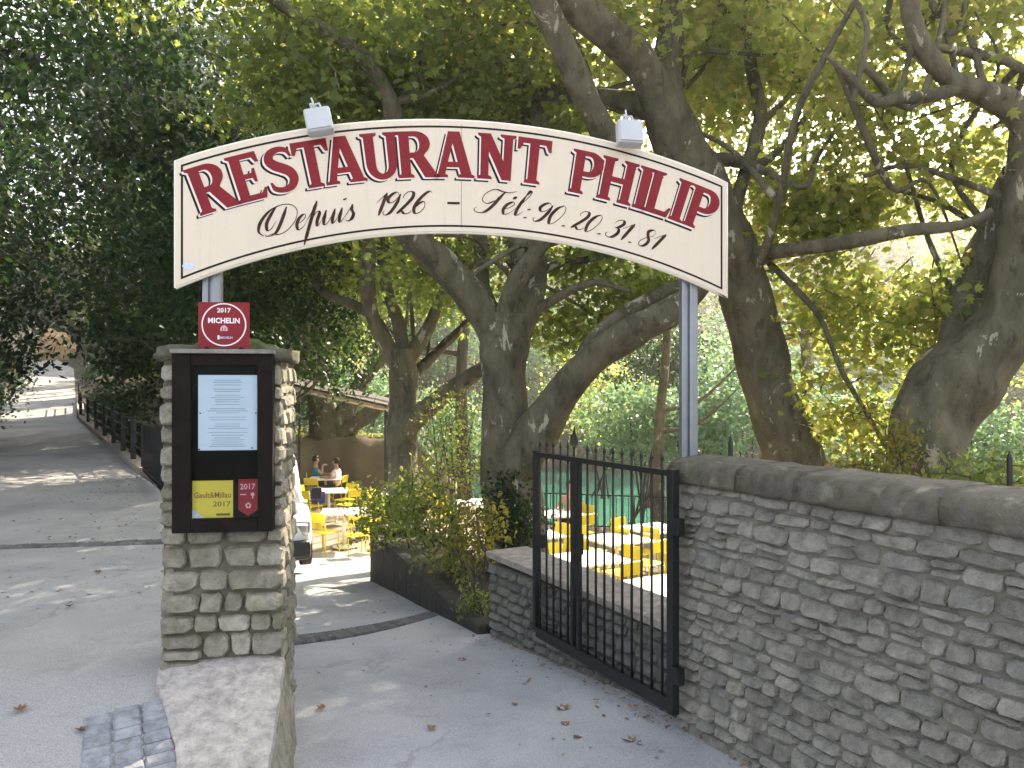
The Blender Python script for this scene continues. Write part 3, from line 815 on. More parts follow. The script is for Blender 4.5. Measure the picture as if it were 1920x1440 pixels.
HEAD = [('R', -.335, 1.0), ('E', -.290, 1), ('S', -.246, 1), ('T', -.204, 1), ('A', -.1635, 1), ('U', -.113, 1), ('R', -.064, 1), ('A', -.015, 1), ('N', .043, 1), ('T', .095, 1),
        ('P', .171, .97), ('H', .2165, .97), ('I', .2555, .97), ('L', .2815, .97), ('I', .3125, .97), ('P', .3455, .97)]
R0, HGT = 4.25, .275
def place_head(dx, dz, y, mat, name, grow=0.0):
    q = Geo()
    for ch, th, hs_ in HEAD:
        wd, loops = GL[ch]
        sx = .268 * (0.97 if ch in 'UTHN' else 1.0)
        polys = []
        for lp in loops:
            pp = []
            for (u, v) in lp:
                r_ = R0 + v * HGT * hs_ + (0.0 if th < .12 else -.012); a_ = th + (u - wd / 2) * sx / 4.38
                pp.append(Vector((r_ * math.sin(a_) + dx, y, HC + r_ * math.cos(a_) + dz)))
            polys.append(pp)
        flat = [p for pl in polys for p in pl]
        tris = tessellate_polygon([[Vector((p.x, p.z, 0)) for p in pl] for pl in polys])
        ff = []
        for t in tris:
            a_, b_, c_ = (flat[i] for i in t)
            nrm = (b_ - a_).cross(c_ - a_)
            ff.append(t if nrm.y < 0 else t[::-1])
        q.add(flat, ff)
    return q.obj(name, mat, sign)
place_head(-.020, -.018, -.0014, M['line'], 'letter_shadow')
place_head(-.009, -.009, -.0022, M['pinkish'], 'letter_outline')
place_head(0, 0, -.0030, M['red'], 'headline_lettering')

# script lettering, pen strokes whose width follows their direction
SG = {
 'D': (1.75, [[(.95, 1.75), (.86, 1.25), (.74, .7), (.55, .2), (.25, .02), (-.05, .06), (-.2, .22)], [(-.15, .0), (.25, .12), (.75, -.02), (1.25, .15), (1.65, .7), (1.65, 1.35), (1.25, 1.8), (.6, 1.95), (-.1, 1.7), (-.55, 1.1), (-.6, .5), (-.25, .12)], [(.3, 1.9), (.02, 1.4), (-.15, .9), (-.05, .45), (.2, .5), (.45, .95)]]),
 'e': (.62, [[(0, .38), (.3, .5), (.52, .8), (.38, 1), (.12, .75), (.05, .35), (.2, 0), (.45, .1), (.66, .42)]]),
 'p': (.98, [[(0, .45), (.3, 1.2), (.42, 1.75)], [(.42, 1.75), (.34, 1), (.24, 0), (.12, -1.15)], [(.24, .1), (.45, .8), (.62, 1), (.74, .85), (.70, .3), (.8, 0), (1.0, .38)]]),
 'u': (.98, [[(0, .4), (.14, .95)], [(.16, 1), (.14, .3), (.26, 0), (.45, .15), (.68, .85)], [(.70, 1), (.68, .3), (.8, 0), (1.0, .38)]]),
 'i': (.46, [[(0, .4), (.14, .95)], [(.16, 1), (.14, .3), (.26, 0), (.48, .38)], [(.2, 1.62), (.21, 1.50)]]),
 's': (.62, [[(0, .3), (.2, .8), (.3, 1.15)], [(.3, 1.15), (.34, .8), (.52, .45), (.48, .12), (.25, 0), (.08, .12)]]),
 'T': (1.35, [[(1.05, 1.75), (.88, 1.2), (.70, .55), (.4, .05), (0, .0), (-.25, .22), (-.15, .42)], [(.75, 1.0), (.35, .72), (.0, .95), (.0, 1.45), (.4, 1.85), (.9, 1.72), (1.3, 1.68), (1.65, 1.85)]]),
 'é': (.62, [[(0, .38), (.3, .5), (.52, .8), (.38, 1), (.12, .75), (.05, .35), (.2, 0), (.45, .1), (.66, .42)], [(.42, 1.45), (.32, 1.2)]]),
 'l': (.55, [[(0, .38), (.35, 1.1), (.52, 1.8), (.42, 2.0), (.3, 1.6)], [(.3, 1.6), (.2, .8), (.2, .2), (.32, 0), (.6, .38)]]),
 '1': (.46, [[(-.06, 1.0), (.36, 1.75)], [(.36, 1.75), (.32, 1), (.26, .0)]]),
 '9': (.80, [[(.62, 1.45), (.45, 1.75), (.2, 1.6), (.06, 1.25), (.2, .95), (.45, 1.05), (.66, 1.5)], [(.66, 1.6), (.62, .9), (.42, .2), (.15, 0), (0, .2), (.08, .34)]]),
 '2': (.82, [[(.18, 1.2), (.06, 1.4), (.25, 1.72), (.52, 1.68), (.6, 1.3), (.42, .8), (.1, .2), (0, .02)], [(0, .05), (.2, .22), (.45, .0), (.68, .06), (.78, .28)]]),
 '6': (.80, [[(.78, 1.55), (.62, 1.75), (.38, 1.5), (.14, .95), (.06, .4), (.22, 0), (.48, .1), (.62, .5), (.5, .9), (.28, .8), (.14, .5)]]),
 '0': (.80, [[(.46, 1.75), (.2, 1.4), (.06, .7), (.2, .0), (.46, .15), (.68, .9), (.64, 1.5), (.46, 1.75)]]),
 '3': (.74, [[(.12, 1.3), (.2, 1.65), (.45, 1.75), (.58, 1.45), (.45, 1.08), (.28, .95)], [(.3, .95), (.52, .85), (.58, .45), (.4, .02), (.12, .02), (0, .25), (.1, .4)]]),
 '8': (.80, [[(.62, 1.5), (.42, 1.75), (.18, 1.5), (.3, 1.1), (.54, .65), (.5, .15), (.25, 0), (.08, .35), (.25, .8), (.55, 1.15), (.62, 1.5)]]),
 '-': (.6, [[(0, .7), (.6, .7)]]), '.': (.3, [[(.1, .12), (.12, .0)]]), ':': (.3, [[(.16, .95), (.17, .82)], [(.1, .14), (.12, .0)]]),
}
SCRIPT = [('Depuis', -.287, -.163, 4.030, .082), ('1926', -.133, -.058, 4.040, .074), ('-', -.031, -.013, 4.045, .075), ('Tél', .018, .083, 4.048, .078), ('.', .086, .096, 4.036, .07), ('.', .091, .101, 4.088, .07),
          ('90', .101, .143, 4.026, .070), ('.', .146, .154, 4.022, .07), ('20', .161, .199, 4.022, .068), ('.', .203, .21, 4.02, .068), ('31', .214, .247, 4.022, .068), ('.', .252, .26, 4.02, .068), ('81', .265, .297, 4.022, .068)]
zoff = -.0014
for txt, a0, a1, r0, xh in SCRIPT:
    q = Geo()
    tot = sum(SG[c][0] for c in txt); sc_ = (a1 - a0) * 4.06 / tot; pen = 0.0
    for c in txt:
        wd, strokes = SG[c]
        for st in strokes:
            cc = catmull([Vector(p) for p in st], 8) if len(st) > 2 else [Vector(st[0]).lerp(Vector(st[1]), k / 4) for k in range(5)]
            n = len(cc); L, Rr = [], []
            tot_l = 0
            for i, p in enumerate(cc):
                t = (cc[min(i + 1, n - 1)] - cc[max(i - 1, 0)]).normalized()
                dn = max(0.0, -t.y)
                w_ = (.0045 + .0165 * dn ** 1.5) * (1 if len(st) > 2 else .9)
                if c in '.:' : w_ = .020
                if c == 'i' and st[0][1] > 1.4 or c == '-': w_ = .014 if c == '-' else .022
                tap = min(1, .35 + 4 * min(i, n - 1 - i) / n); w_ *= tap if c not in '.:-' else 1
                X = pen + (p.x + .36 * p.y) * sc_ / 1.0; Y = p.y * xh
                X = pen + p.x * sc_ + .42 * Y
                nx, ny = -t.y, t.x
                zoff_i = zoff - .0016 * i / n
                for lst, sg in ((L, 1), (Rr, -1)):
                    xx, yy = X + sg * nx * w_ / 2, Y + sg * ny * w_ / 2
                    a_ = a0 + xx / 4.06; r_ = r0 + yy
                    lst.append(Vector((r_ * math.sin(a_), zoff_i, HC + r_ * math.cos(a_))))
            q.add(L + Rr, [(i, n + i, n + i + 1, i + 1) for i in range(n - 1)])
        pen += wd * sc_
    q.obj('script_lettering', M['script'], sign)
# small pale sticker in the lower left corner
q = Geo(); th = [(.035 * math.cos(2 * math.pi * k / 18), .018 * math.sin(2 * math.pi * k / 18)) for k in range(18)]
q.add([(-1.575 + x, -.0016, 2.317 + z) for x, z in th], [tuple(range(18))]); q.obj('sticker', M['sticker_blue'], sign)

# ---- floodlights on the sign
def floodlight(lx, lz, tilt, size, label):
    p = Vector((-.282 + lx * math.cos(PA), 4.624 + lx * math.sin(PA), lz))
    t = empty('floodlight', p, PA, label, 'floodlight', 'floodlights on the arched sign')
    m = Matrix.Rotation(tilt, 3, 'Y') @ Matrix.Rotation(R(-14), 3, 'X')
    off = Vector((0, -.085, 0))
    Geo().box(off, (size, .075, size), bev=.016, rot=m).obj('housing', M['grey_lamp'], t, False)
    Geo().box(off + m @ Vector((0, -.040, 0)), (size * .86, .012, size * .86), bev=.004, rot=m).obj('cover', M['grey_lamp'], t)
    q = Geo(); up = m @ Vector((0, 0, 1)); sd = m @ Vector((1, 0, 0))
    b0 = off + up * size * .5
    q.tube([b0 - sd * .03, b0 + up * .035 - sd * .02, b0 + up * .042 + sd * .02, b0 + sd * .032], .007, 6)
    q.tube([b0 - sd * .012 + up * .0, b0 - sd * .012 + up * .045, b0 - sd * .016 + up * .085 if tilt else b0 - sd * .012 + up * .05], .0055, 6)
    q.tube([b0 + up * .04, b0 + up * .035 + Vector((0, .06, -.03)), Vector((0, .012, -.10))], .008, 6)
    q.obj('bracket', M['grey_lamp'], t, True)
    Geo().tube([b0 + up * .02 + Vector((0, .03, 0)), b0 + up * .06 + sd * .05 + Vector((0, .08, 0)), Vector((.09, .06, .03)), Vector((.10, .05, -.25))], .0045, 6).obj('cable', M['line'], t, True)
    Geo().lathe(b0 + up * .04 - sd * .035, [(.002, 0), (.013, .003), (.013, .016), (.002, .02)], 10, 'X').obj('knob', M['grey_lamp'], t)
floodlight(-.842, 1.6 + 1.545, R(12) * -1, .150, 'grey floodlight tilted on the sign edge above the T and A of the first word')
floodlight(.99, 1.6 + 1.560, R(1), .158, 'grey floodlight upright on the sign edge above the H of the second word')

# ------------------------------------------------------------------ menu case
case = empty('menu_case', pil(.028, 0, 0), PA, 'dark wooden menu display case hung on the front of the stone pillar', 'menu case')
SX = .00287
def cx(px): return (px - 418) * SX
def cz(py): return 1.6 - (py - 735) * SX
def rect(g, x0, x1, y0, y1, ya, yb, bev=0.0):   # pixel box, ya..yb local depth
    return g.box(((cx(x0) + cx(x1)) / 2, (ya + yb) / 2, (cz(y0) + cz(y1)) / 2), (abs(cx(x1) - cx(x0)), abs(yb - ya), abs(cz(y1) - cz(y0))), bev=bev)
q = Geo(); rect(q, 331, 505, 662, 994, -.06, -.012); q.obj('case_back', M['wood'], case)
q = Geo(); rect(q, 327, 360, 664, 998, -.105, -.0, .004); q.obj('frame_stile', M['wood'], case)
q = Geo(); rect(q, 481, 508, 664, 998, -.105, -.0, .004); q.obj('frame_stile', M['wood'], case)
q = Geo(); rect(q, 360.5, 480.5, 664, 684, -.103, -.0, .003); q.obj('frame_rail', M['wood'], case)
q = Geo(); rect(q, 360.5, 480.5, 973, 998, -.103, -.0, .003); q.obj('frame_rail', M['wood'], case)
q = Geo(); rect(q, 325, 511, 655, 663, -.125, .0, .004); q.obj('top_board', M['greywood'], case)
q = Geo(); rect(q, 361, 480, 685, 972, -.066, -.061); q.obj('felt_panel', M['felt'], case)
q = Geo(); rect(q, 371, 478, 703, 845, -.0685, -.0665); sheet = q.obj('menu_sheet', M['paper'], case)
q = Geo()
yy = 712
while yy < 838:
    wl = rnd.uniform(.45, .8) * 46
    rect(q, 424 - wl, 424 + wl, yy, yy + rnd.choice((1.0, 1.3)), -.0697, -.0692); yy += rnd.choice((4, 4, 5, 8))
q.obj('menu_print', M['ink'], sheet)
for px, py in ((373, 843), (469, 841), (375, 775), (476, 775)): Geo().box((cx(px), -.071, cz(py)), (.007, .004, .007)).obj('pin', M['line'], sheet)
# small printed lettering through the built-in font
def text_mesh(s, size, cx_=0.0, bold=0.0):
    cu = bpy.data.curves.new('print', 'FONT'); cu.body = s; cu.size = size; cu.align_x = 'CENTER'; cu.align_y = 'CENTER'
    cu.offset = bold; cu.resolution_u = 2
    o = bpy.data.objects.new('print', cu); COL.objects.link(o)
    dg = bpy.context.evaluated_depsgraph_get()
    me = bpy.data.meshes.new_from_object(o.evaluated_get(dg))
    bpy.data.objects.remove(o); bpy.data.curves.remove(cu)
    me.materials.clear()
    return me
def put_text(s, x, y, z, width, height, mat, parent, name, bold=0.0):
    me = text_mesh(s, 1.0, bold=bold)
    n = len(me.vertices); co = np.empty(n * 3, dtype=np.float32); me.vertices.foreach_get('co', co); co = co.reshape(-1, 3)
    mn, mx = co.min(0), co.max(0)
    co2 = np.zeros_like(co)
    co2[:, 0] = (co[:, 0] - (mn[0] + mx[0]) / 2) * width / (mx[0] - mn[0]) + x
    co2[:, 2] = (co[:, 1] - (mn[1] + mx[1]) / 2) * height / (mx[1] - mn[1]) + z
    co2[:, 1] = y
    me.vertices.foreach_set('co', co2.ravel()); me.update()
    return link(name, me, mat, parent)
q = Geo(); rect(q, 360.5, 434, 902, 972, -.0700, -.0665); ycard = q.obj('yellow_card', M['yellow_card'], case)
put_text('Gault&Millau', cx(397), -.0712, cz(929), 66 * SX, 11 * SX, M['brown_ink'], ycard, 'card_print', .01)
put_text('2017', cx(414), -.0712, cz(946), 32 * SX, 10 * SX, M['olive_ink'], ycard, 'card_print', .01)
q = Geo(); rect(q, 404, 429, 964, 968, -.0716, -.0711); q.obj('card_bar', M['olive_ink'], ycard)
q = Geo(); q.add([(cx(360.5), -.0714, cz(972)), (cx(383), -.0714, cz(972)), (cx(360.5), -.0714, cz(955))], [(0, 1, 2)]); q.obj('card_corner', M['sticker_blue'], ycard)
q = Geo(); bp = [(444, 900), (480, 900), (480, 958), (462, 970), (444, 958)]
q.add([(cx(a), -.0705, cz(b)) for a, b in bp] + [(cx(a), -.066, cz(b)) for a, b in bp], [(0, 4, 3, 2, 1), (5, 6, 7, 8, 9)] + [(k, (k + 1) % 5, 5 + (k + 1) % 5, 5 + k) for k in range(5)])
badge = q.obj('red_badge', M['badge_red'], case)
put_text('2017', cx(461), -.0716, cz(914), 28 * SX, 11 * SX, M['badge_pink'], badge, 'badge_print', .02)
q = Geo()
rect(q, 447, 458, 928, 930, -.0716, -.0712).obj('badge_bar', M['badge_pink'], badge)
q = Geo(); q.lathe((cx(470), -.0712, cz(929)), [(.0001, -.0004), (.010, -.0004), (.010, 0)], 12, 'Y'); rect(q, 469, 471, 931, 937, -.0716, -.0712); q.obj('badge_symbol', M['badge_pink'], badge)
q = Geo()
for k in range(5):
    a = R(72 * k + 90); q.box((cx(462) + .011 * math.cos(a), -.0714, cz(950) + .011 * math.sin(a)), (.009, .0006, .012), rot=Matrix.Rotation(-a, 3, 'Y'))
q.obj('badge_mark', M['badge_pink'], badge)
q = Geo(); rect(q, 360, 481, 684, 973, -.092, -.089); q.obj('glass_pane', M['glass'], case)

# ---- red plaque standing on top of the case
plq = empty('award_plaque', pil(.028, -.07, 1.835), PA, 'square red 2017 guide award plaque with white ring standing above the menu case', 'plaque')
PWd, PH = .267, .247
Geo().box((0, 0, PH / 2 + .004), (PWd, .006, PH), bev=.0015).obj('panel', M['plaque_red'], plq)
q = Geo(); zc = PH / 2 + .006; n = 40; ro, ri = .117, .110
q.add([(ro * math.cos(2 * math.pi * k / n), -.0042, zc + ro * math.sin(2 * math.pi * k / n)) for k in range(n)] + [(ri * math.cos(2 * math.pi * k / n), -.0042, zc + ri * math.sin(2 * math.pi * k / n)) for k in range(n)],
      [(k, n + k, n + (k + 1) % n, (k + 1) % n) for k in range(n)])
q.obj('ring', M['white'], plq)
put_text('2017', 0, -.0042, zc + .078, .072, .026, M['white'], plq, 'year_lettering', .03)
put_text('MICHELIN', 0, -.0042, zc + .022, .165, .030, M['white'], plq, 'name_lettering', .035)
q = Geo(); q.add([(x * .001, -.0042, zc - .020 + z * .001) for x, z in ((-19, -14), (19, -14), (19, 2), (11, 12), (0, 18), (-11, 12), (-19, 2))], [tuple(range(7))])
q.obj('emblem', M['badge_pink'], plq)
q = Geo(); q.add([(x * .001, -.0046, zc - .020 + z * .001) for x, z in ((-9, -12), (-5, -12), (-5, 4), (-9, 4))], [(0, 1, 2, 3)]); q.add([(x * .001, -.0046, zc - .020 + z * .001) for x, z in ((4, -12), (8, -12), (8, 4), (4, 4))], [(0, 1, 2, 3)])
q.obj('emblem_mark', M['plaque_red'], plq)
put_text('MICHELIN', .012, -.0042, zc - .070, .064, .012, M['sticker_blue'], plq, 'foot_lettering', .02)
q = Geo(); q.box((-.028, -.0044, zc - .069), (.010, .0006, .022)); q.obj('foot_mark', M['white'], plq)
Geo().box((-.09, .004, .0), (.02, .02, .016)).obj('foot', M['line'], plq); Geo().box((.09, .004, .0), (.02, .02, .016)).obj('foot', M['line'], plq)

# ------------------------------------------------------------------ iron gate
GA, GB = Vector((.915, 4.40)), Vector((.180, 5.80))
gdir = (GB - GA); GLn = gdir.length; gd = gdir.normalized()
gate = empty('iron_gate', (GA.x, GA.y, -.22), math.atan2(gd.y, gd.x), 'tall black iron bar gate with spikes swung open in front of the low wall', 'gate')
ZB, ZT = 0.0, 1.372
Geo().box((0, 0, (ZB + ZT) / 2), (.055, .05, ZT - ZB + .02), bev=.004).obj('stile', M['iron'], gate)
Geo().box((GLn, 0, (ZB + .05 + ZT) / 2), (.04, .04, ZT - ZB - .03), bev=.004).obj('stile', M['iron'], gate)
for sx in (.985, 1.06): Geo().box((sx, 0, (.07 + ZT - .035) / 2), (.032, .03, ZT - .105), bev=.003).obj('stile', M['iron'], gate)
Geo().box((GLn / 2, 0, ZT - .016), (GLn - .046, .036, .034), bev=.003).obj('top_rail', M['iron'], gate)
Geo().box((GLn / 2, 0, ZB + .032), (GLn - .048, .038, .075), bev=.003).obj('bottom_rail', M['iron'], gate)
bars = []
bar_me = Geo().tube([(0, 0, .06), (0, 0, ZT + .055)], .0085, 8).mesh('bar', True)
spk = Geo().tube([(0, 0, ZT + .052), (0, 0, ZT + .065), (0, 0, ZT + .11)], [.009, .012, .001], 6).mesh('spike', True)
xsb = [.095 + .098 * k for k in range(9)] + [1.13 + .098 * k for k in range(5)]
while xsb[-1] + .08 < GLn - .04: xsb.append(xsb[-1] + .08)
for x in xsb:
    o = link('bar', bar_me, M['iron'], gate); o.location = (x, 0, 0)
    s_ = link('spike', spk, M['iron'], o)
Geo().box((GLn - .06, -.005, .72), (.13, .05, .10), bev=.006).obj('lock_box', M['iron'], gate)
Geo().box((-.045, 0, 1.06), (.06, .05, .10), bev=.006).obj('hinge', M['iron'], gate)
Geo().box((-.045, 0, .22), (.06, .05, .10), bev=.006).obj('hinge', M['iron'], gate)
Geo().tube([(1.022, -.03, .84), (1.022, -.05, .84), (1.022, -.05, .70)], .009, 6).obj('handle', M['iron'], gate, True)

# ------------------------------------------------------------------ raised bed along the drive
KA, KB = Vector((-.27, 6.70)), Vector((-1.93, 10.95))
ke = (KB - KA).normalized(); kn = Vector((-ke.y, ke.x)); kn = -kn if kn.x > 0 else kn
kl = (KB - KA).length
bed = empty('planting_bed', (KB.x, KB.y, -1.0), 0, 'long raised planting bed edged with dark stone beside the sloping drive', 'planter')
n = 7
for k in range(n):
    a, b = kl * k / n + .004, kl * (k + 1) / n - .004
    pts = [KA + ke * a + kn * .03, KA + ke * b + kn * .03, KA + ke * b - kn * .13, KA + ke * a - kn * .13]
    V, F = prism(pts, -1.75, -.42 + rnd.uniform(-.012, .012)); me = pymesh('edging_stone', V, F)
    bm = bmesh.new(); bm.from_mesh(me); bmesh.ops.bevel(bm, geom=bm.edges[:], offset=.015, segments=1, affect='EDGES'); bm.to_mesh(me); bm.free()
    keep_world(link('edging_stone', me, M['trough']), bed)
V, F = prism([KB + kn * .03, KB + kn * .03 + ke * .25, KB - kn * .75 + ke * .25, KB - kn * .75], -1.75, -.36)
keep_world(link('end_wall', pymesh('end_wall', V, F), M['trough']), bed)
V, F = prism([KA - kn * .13, KA - kn * .75, KB - kn * .75, KB - kn * .13], -1.7, -.47)
keep_world(link('soil', pymesh('soil', V, F), M['soil']), bed)
V, F = prism([KA - kn * .752, KA - kn * .90, KB - kn * .90, KB - kn * .752], -1.7, -.44)
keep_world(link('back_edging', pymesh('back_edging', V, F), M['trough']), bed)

# ------------------------------------------------------------------ foliage engine
CORRIDORS = []     # gaps in the crowns the sun comes through: (point, radius)
def gap(p, r): CORRIDORS.append((np.array(p, dtype=float), r))
SD = np.array(SUN_DIR)
def open_sky(Cn):
    keep = np.ones(len(Cn), dtype=bool)
    for p, r in CORRIDORS:
        q = Cn - p; t = q @ SD
        dist = np.linalg.norm(q - t[:, None] * SD, axis=1)
        keep &= ~((dist < r) & (t > 0))
    return keep

LOBED = np.array([(0, 0), (.20, .02), (.50, .26), (.26, .34), (.40, .68), (.15, .62), (0, 1.0), (-.15, .62), (-.40, .68), (-.26, .34), (-.50, .26), (-.20, .02)], dtype=float)
SIMPLE = np.array([(0, 0), (.34, .42), (0, 1.0), (-.34, .42)], dtype=float)
OVAL = np.array([(0, 0), (.24, .22), (.27, .55), (0, 1.0), (-.27, .55), (-.24, .22)], dtype=float)
def leaves(Cn, size, shape, rg, droop=0.35, tilt=0.7, smin=0.4):
    """one leaf-shaped polygon, folded along its rib, at every point of Cn"""
    n = len(Cn); k = len(shape)
    yaw = rg.uniform(0, 2 * np.pi, n); pit = rg.normal(-droop, tilt, n); rol = rg.normal(0, tilt, n)
    s = size * rg.uniform(smin, 1.15, n)
    fwd = np.stack([np.cos(yaw) * np.cos(pit), np.sin(yaw) * np.cos(pit), np.sin(pit)], 1)
    side = np.stack([-np.sin(yaw), np.cos(yaw), np.zeros(n)], 1)
    up = np.cross(fwd, side)
    side2 = side * np.cos(rol)[:, None] + up * np.sin(rol)[:, None]
    up2 = np.cross(fwd, side2)
    X = shape[:, 0]; Y = shape[:, 1] - 0.3
    fold = -np.abs(X) * 0.35 - (Y ** 2) * 0.25
    V = Cn[:, None, :] + s[:, None, None] * (side2[:, None, :] * X[None, :, None] + fwd[:, None, :] * Y[None, :, None] + up2[:, None, :] * fold[None, :, None])
    F = (np.arange(n)[:, None] * k + np.arange(k)[None, :])
    return V.reshape(-1, 3), F

def limb_mesh(pts, rad, sides=10, seed=0, rough=0.06, sub=5):
    """a limb through pts with radii rad, smooth, slightly lumpy"""
    pp = catmull([Vector(p) for p in pts], sub)
    rr = np.interp(np.linspace(0, len(rad) - 1, len(pp)), range(len(rad)), rad)
    n = len(pp); r = random.Random(seed)
    ph = [r.uniform(0, 6.28) for _ in range(6)]
    Pn = np.array(pp); V = np.zeros((n, sides, 3))
    ref = None
    for i in range(n):
        t = pp[min(i + 1, n - 1)] - pp[max(i - 1, 0)]
        t.normalize()
        if ref is None: ref = t.cross(Vector((0.3, 1, 0.2))).normalized()
        ref = (ref - t * ref.dot(t)).normalized(); b = t.cross(ref)
        for k in range(sides):
            a = 2 * math.pi * k / sides
            lump = 1 + rough * (math.sin(2 * a + ph[0] + i * .35) + .7 * math.sin(3 * a + ph[1] - i * .22) + .5 * math.sin(5 * a + ph[2] + i * .6)) + rough * .6 * math.sin(i * .9 + ph[3])
            V[i, k] = pp[i] + (ref * math.cos(a) + b * math.sin(a)) * rr[i] * lump
    i = (np.arange(n - 1)[:, None] * sides); k = np.arange(sides)[None, :]; k2 = (k + 1) % sides
    F = np.stack([(i + k).ravel(), (i + k2).ravel(), (i + sides + k2).ravel(), (i + sides + k).ravel()], 1)
    return V.reshape(-1, 3), F, pp, rr

def twig_net(nodes, clumps, rg, r0=0.022, sides=4):
    """thin twigs from the limbs to every leaf clump, growing on from one another"""
    N = np.array(nodes); C_ = np.array(clumps)
    d = np.array([np.min(np.sum((N - c) ** 2, 1)) for c in C_])
    order = np.argsort(d)
    Vs, Fs, off = [], [], 0
    for ci in order:
        c = C_[ci]; j = int(np.argmin(np.sum((N - c) ** 2, 1))); a = N[j]
        L = np.linalg.norm(c - a)
        if L < 0.08: continue
        mid = (a + c) / 2 + rg.normal(0, 0.10, 3) * L + np.array([0, 0, 0.10 * L])
        m = 5 if L > .5 else 3
        tt = np.linspace(0, 1, m + 1)[:, None]
        pts = (1 - tt) ** 2 * a + 2 * tt * (1 - tt) * mid + tt ** 2 * c
        rr = np.linspace(min(r0, 0.006 + L * .012), .004, m + 1)
        t = np.gradient(pts, axis=0); t /= np.linalg.norm(t, axis=1)[:, None] + 1e-9
        u = np.cross(t, [0.31, 0.2, 0.93]); u /= np.linalg.norm(u, axis=1)[:, None] + 1e-9
        v = np.cross(t, u)
        ang = 2 * np.pi * np.arange(sides) / sides
        ringv = pts[:, None, :] + rr[:, None, None] * (u[:, None, :] * np.cos(ang)[None, :, None] + v[:, None, :] * np.sin(ang)[None, :, None])
        Vs.append(ringv.reshape(-1, 3))
        i = (np.arange(m)[:, None] * sides); k = np.arange(sides)[None, :]; k2 = (k + 1) % sides
        Fs.append(np.stack([(i + k).ravel(), (i + k2).ravel(), (i + sides + k2).ravel(), (i + sides + k).ravel()], 1) + off)
        off += (m + 1) * sides
        N = np.vstack([N, pts[1:]])
    if not Vs: return None, None
    return np.vstack(Vs), np.vstack(Fs)

def fill(ells, rg):
    """clump centres inside ellipsoids: (centre, (rx, ry, rz), n), denser towards the skin"""
    out = []
    for c, r, n in ells:
        u = rg.normal(size=(n, 3)); u /= np.linalg.norm(u, axis=1)[:, None]
        s = rg.uniform(0, 1, n) ** 0.45
        out.append(np.array(c) + u * s[:, None] * np.array(r))
    return np.vstack(out)

def tree(name, label, group, limbs, ells, leafmat, barkmat, size=.13, per=60, spread=(.27, .27, .14), shape=LOBED, seed=1, sides=12,
         droop=.35, cat='tree', tw=0.022, prune=None, tilt=.7, boughs=26, bough_r=.04):
    """limbs: list of [(px, py, d, half width px), ...]; the first is the trunk"""
    rg = np.random.default_rng(seed)
    base = P(*limbs[0][0][:3])
    t = empty(name, base, 0, label, cat, group)
    nodes = []
    for i, lb in enumerate(limbs):
        pts = [P(a, b, d) for a, b, d, h in lb]; rad = [max(.006, h * d / 1450) for a, b, d, h in lb]
        thick = max(rad) > .12
        V, F, pp, rr = limb_mesh(pts, rad, sides if thick else 8, seed * 31 + i, .075 if thick else .06)
        keep_world(link('trunk' if i == 0 else 'limb', npmesh('limb', V, F, True), barkmat), t)
        if i > 0 or len(limbs) == 1: nodes += [tuple(p) for p in pp]
    nodes += [tuple(P(*limbs[0][-1][:3]))]
    cl = fill(ells, rg)
    # boughs between the traced limbs and the leaf clumps
    for q in range(boughs):
        a = Vector(nodes[int(rg.integers(len(nodes)))]); c = Vector(cl[int(rg.integers(len(cl)))])
        if not .8 < (c - a).length < 3.2: continue
        side_ = Vector(rg.normal(size=3)) * (c - a).length * .13
        V, F, pp, rr = limb_mesh([a, a.lerp(c, .33) + side_ + Vector((0, 0, .12)), a.lerp(c, .68) - side_ * .5 + Vector((0, 0, .1)), c], [bough_r, bough_r * .75, bough_r * .5, bough_r * .2], 7, seed * 77 + q, .05, 5)
        keep_world(link('bough', npmesh('bough', V, F, True), barkmat), t); nodes += [tuple(p) for p in pp[4:]]
    V, F = twig_net(nodes, cl, rg, tw)
    if V is not None: 
        o = keep_world(link('twigs', npmesh('twigs', V, F, True), barkmat), t); o['kind'] = 'stuff'
    n = len(cl) * per
    Cn = np.repeat(cl, per, axis=0) + rg.normal(size=(n, 3)) * np.array(spread)
    Cn = Cn[open_sky(Cn)]
    if prune is not None: Cn = Cn[prune(Cn)]
    V, F = leaves(Cn, size, shape, rg, droop, tilt)
    o = keep_world(link('crown', npmesh('crown', V, F), leafmat), t); o['kind'] = 'stuff'
    return t

def px_ell(px, py, d, rx, rz, ry, n): return (tuple(P(px, py, d)), (rx, ry, rz), n)

# where the sun comes through the leaves
gap((-1.3, 4.55, 1.55), .30); gap((-1.3, 4.55, 1.0), .32); pass
gap((1.1, 11.2, -.9), 1.0); gap((1.8, 9.7, -.9), .8); gap((.9, 13.5, -1.2), 1.2)
gap((-2.6, 14.5, -1.5), 1.6); gap((-3.6, 17.5, -1.4), 1.8); gap((-5.2, 21.5, -1.0), 1.6)
gap((-20.5, 34, .6), 1.5); gap((-24, 42, 1.5), 2.6); gap((-30, 53, 2.7), 3.2); gap((-36, 63, 4), 3.2); gap((-42.5, 71, 5.5), 4.5)
pass

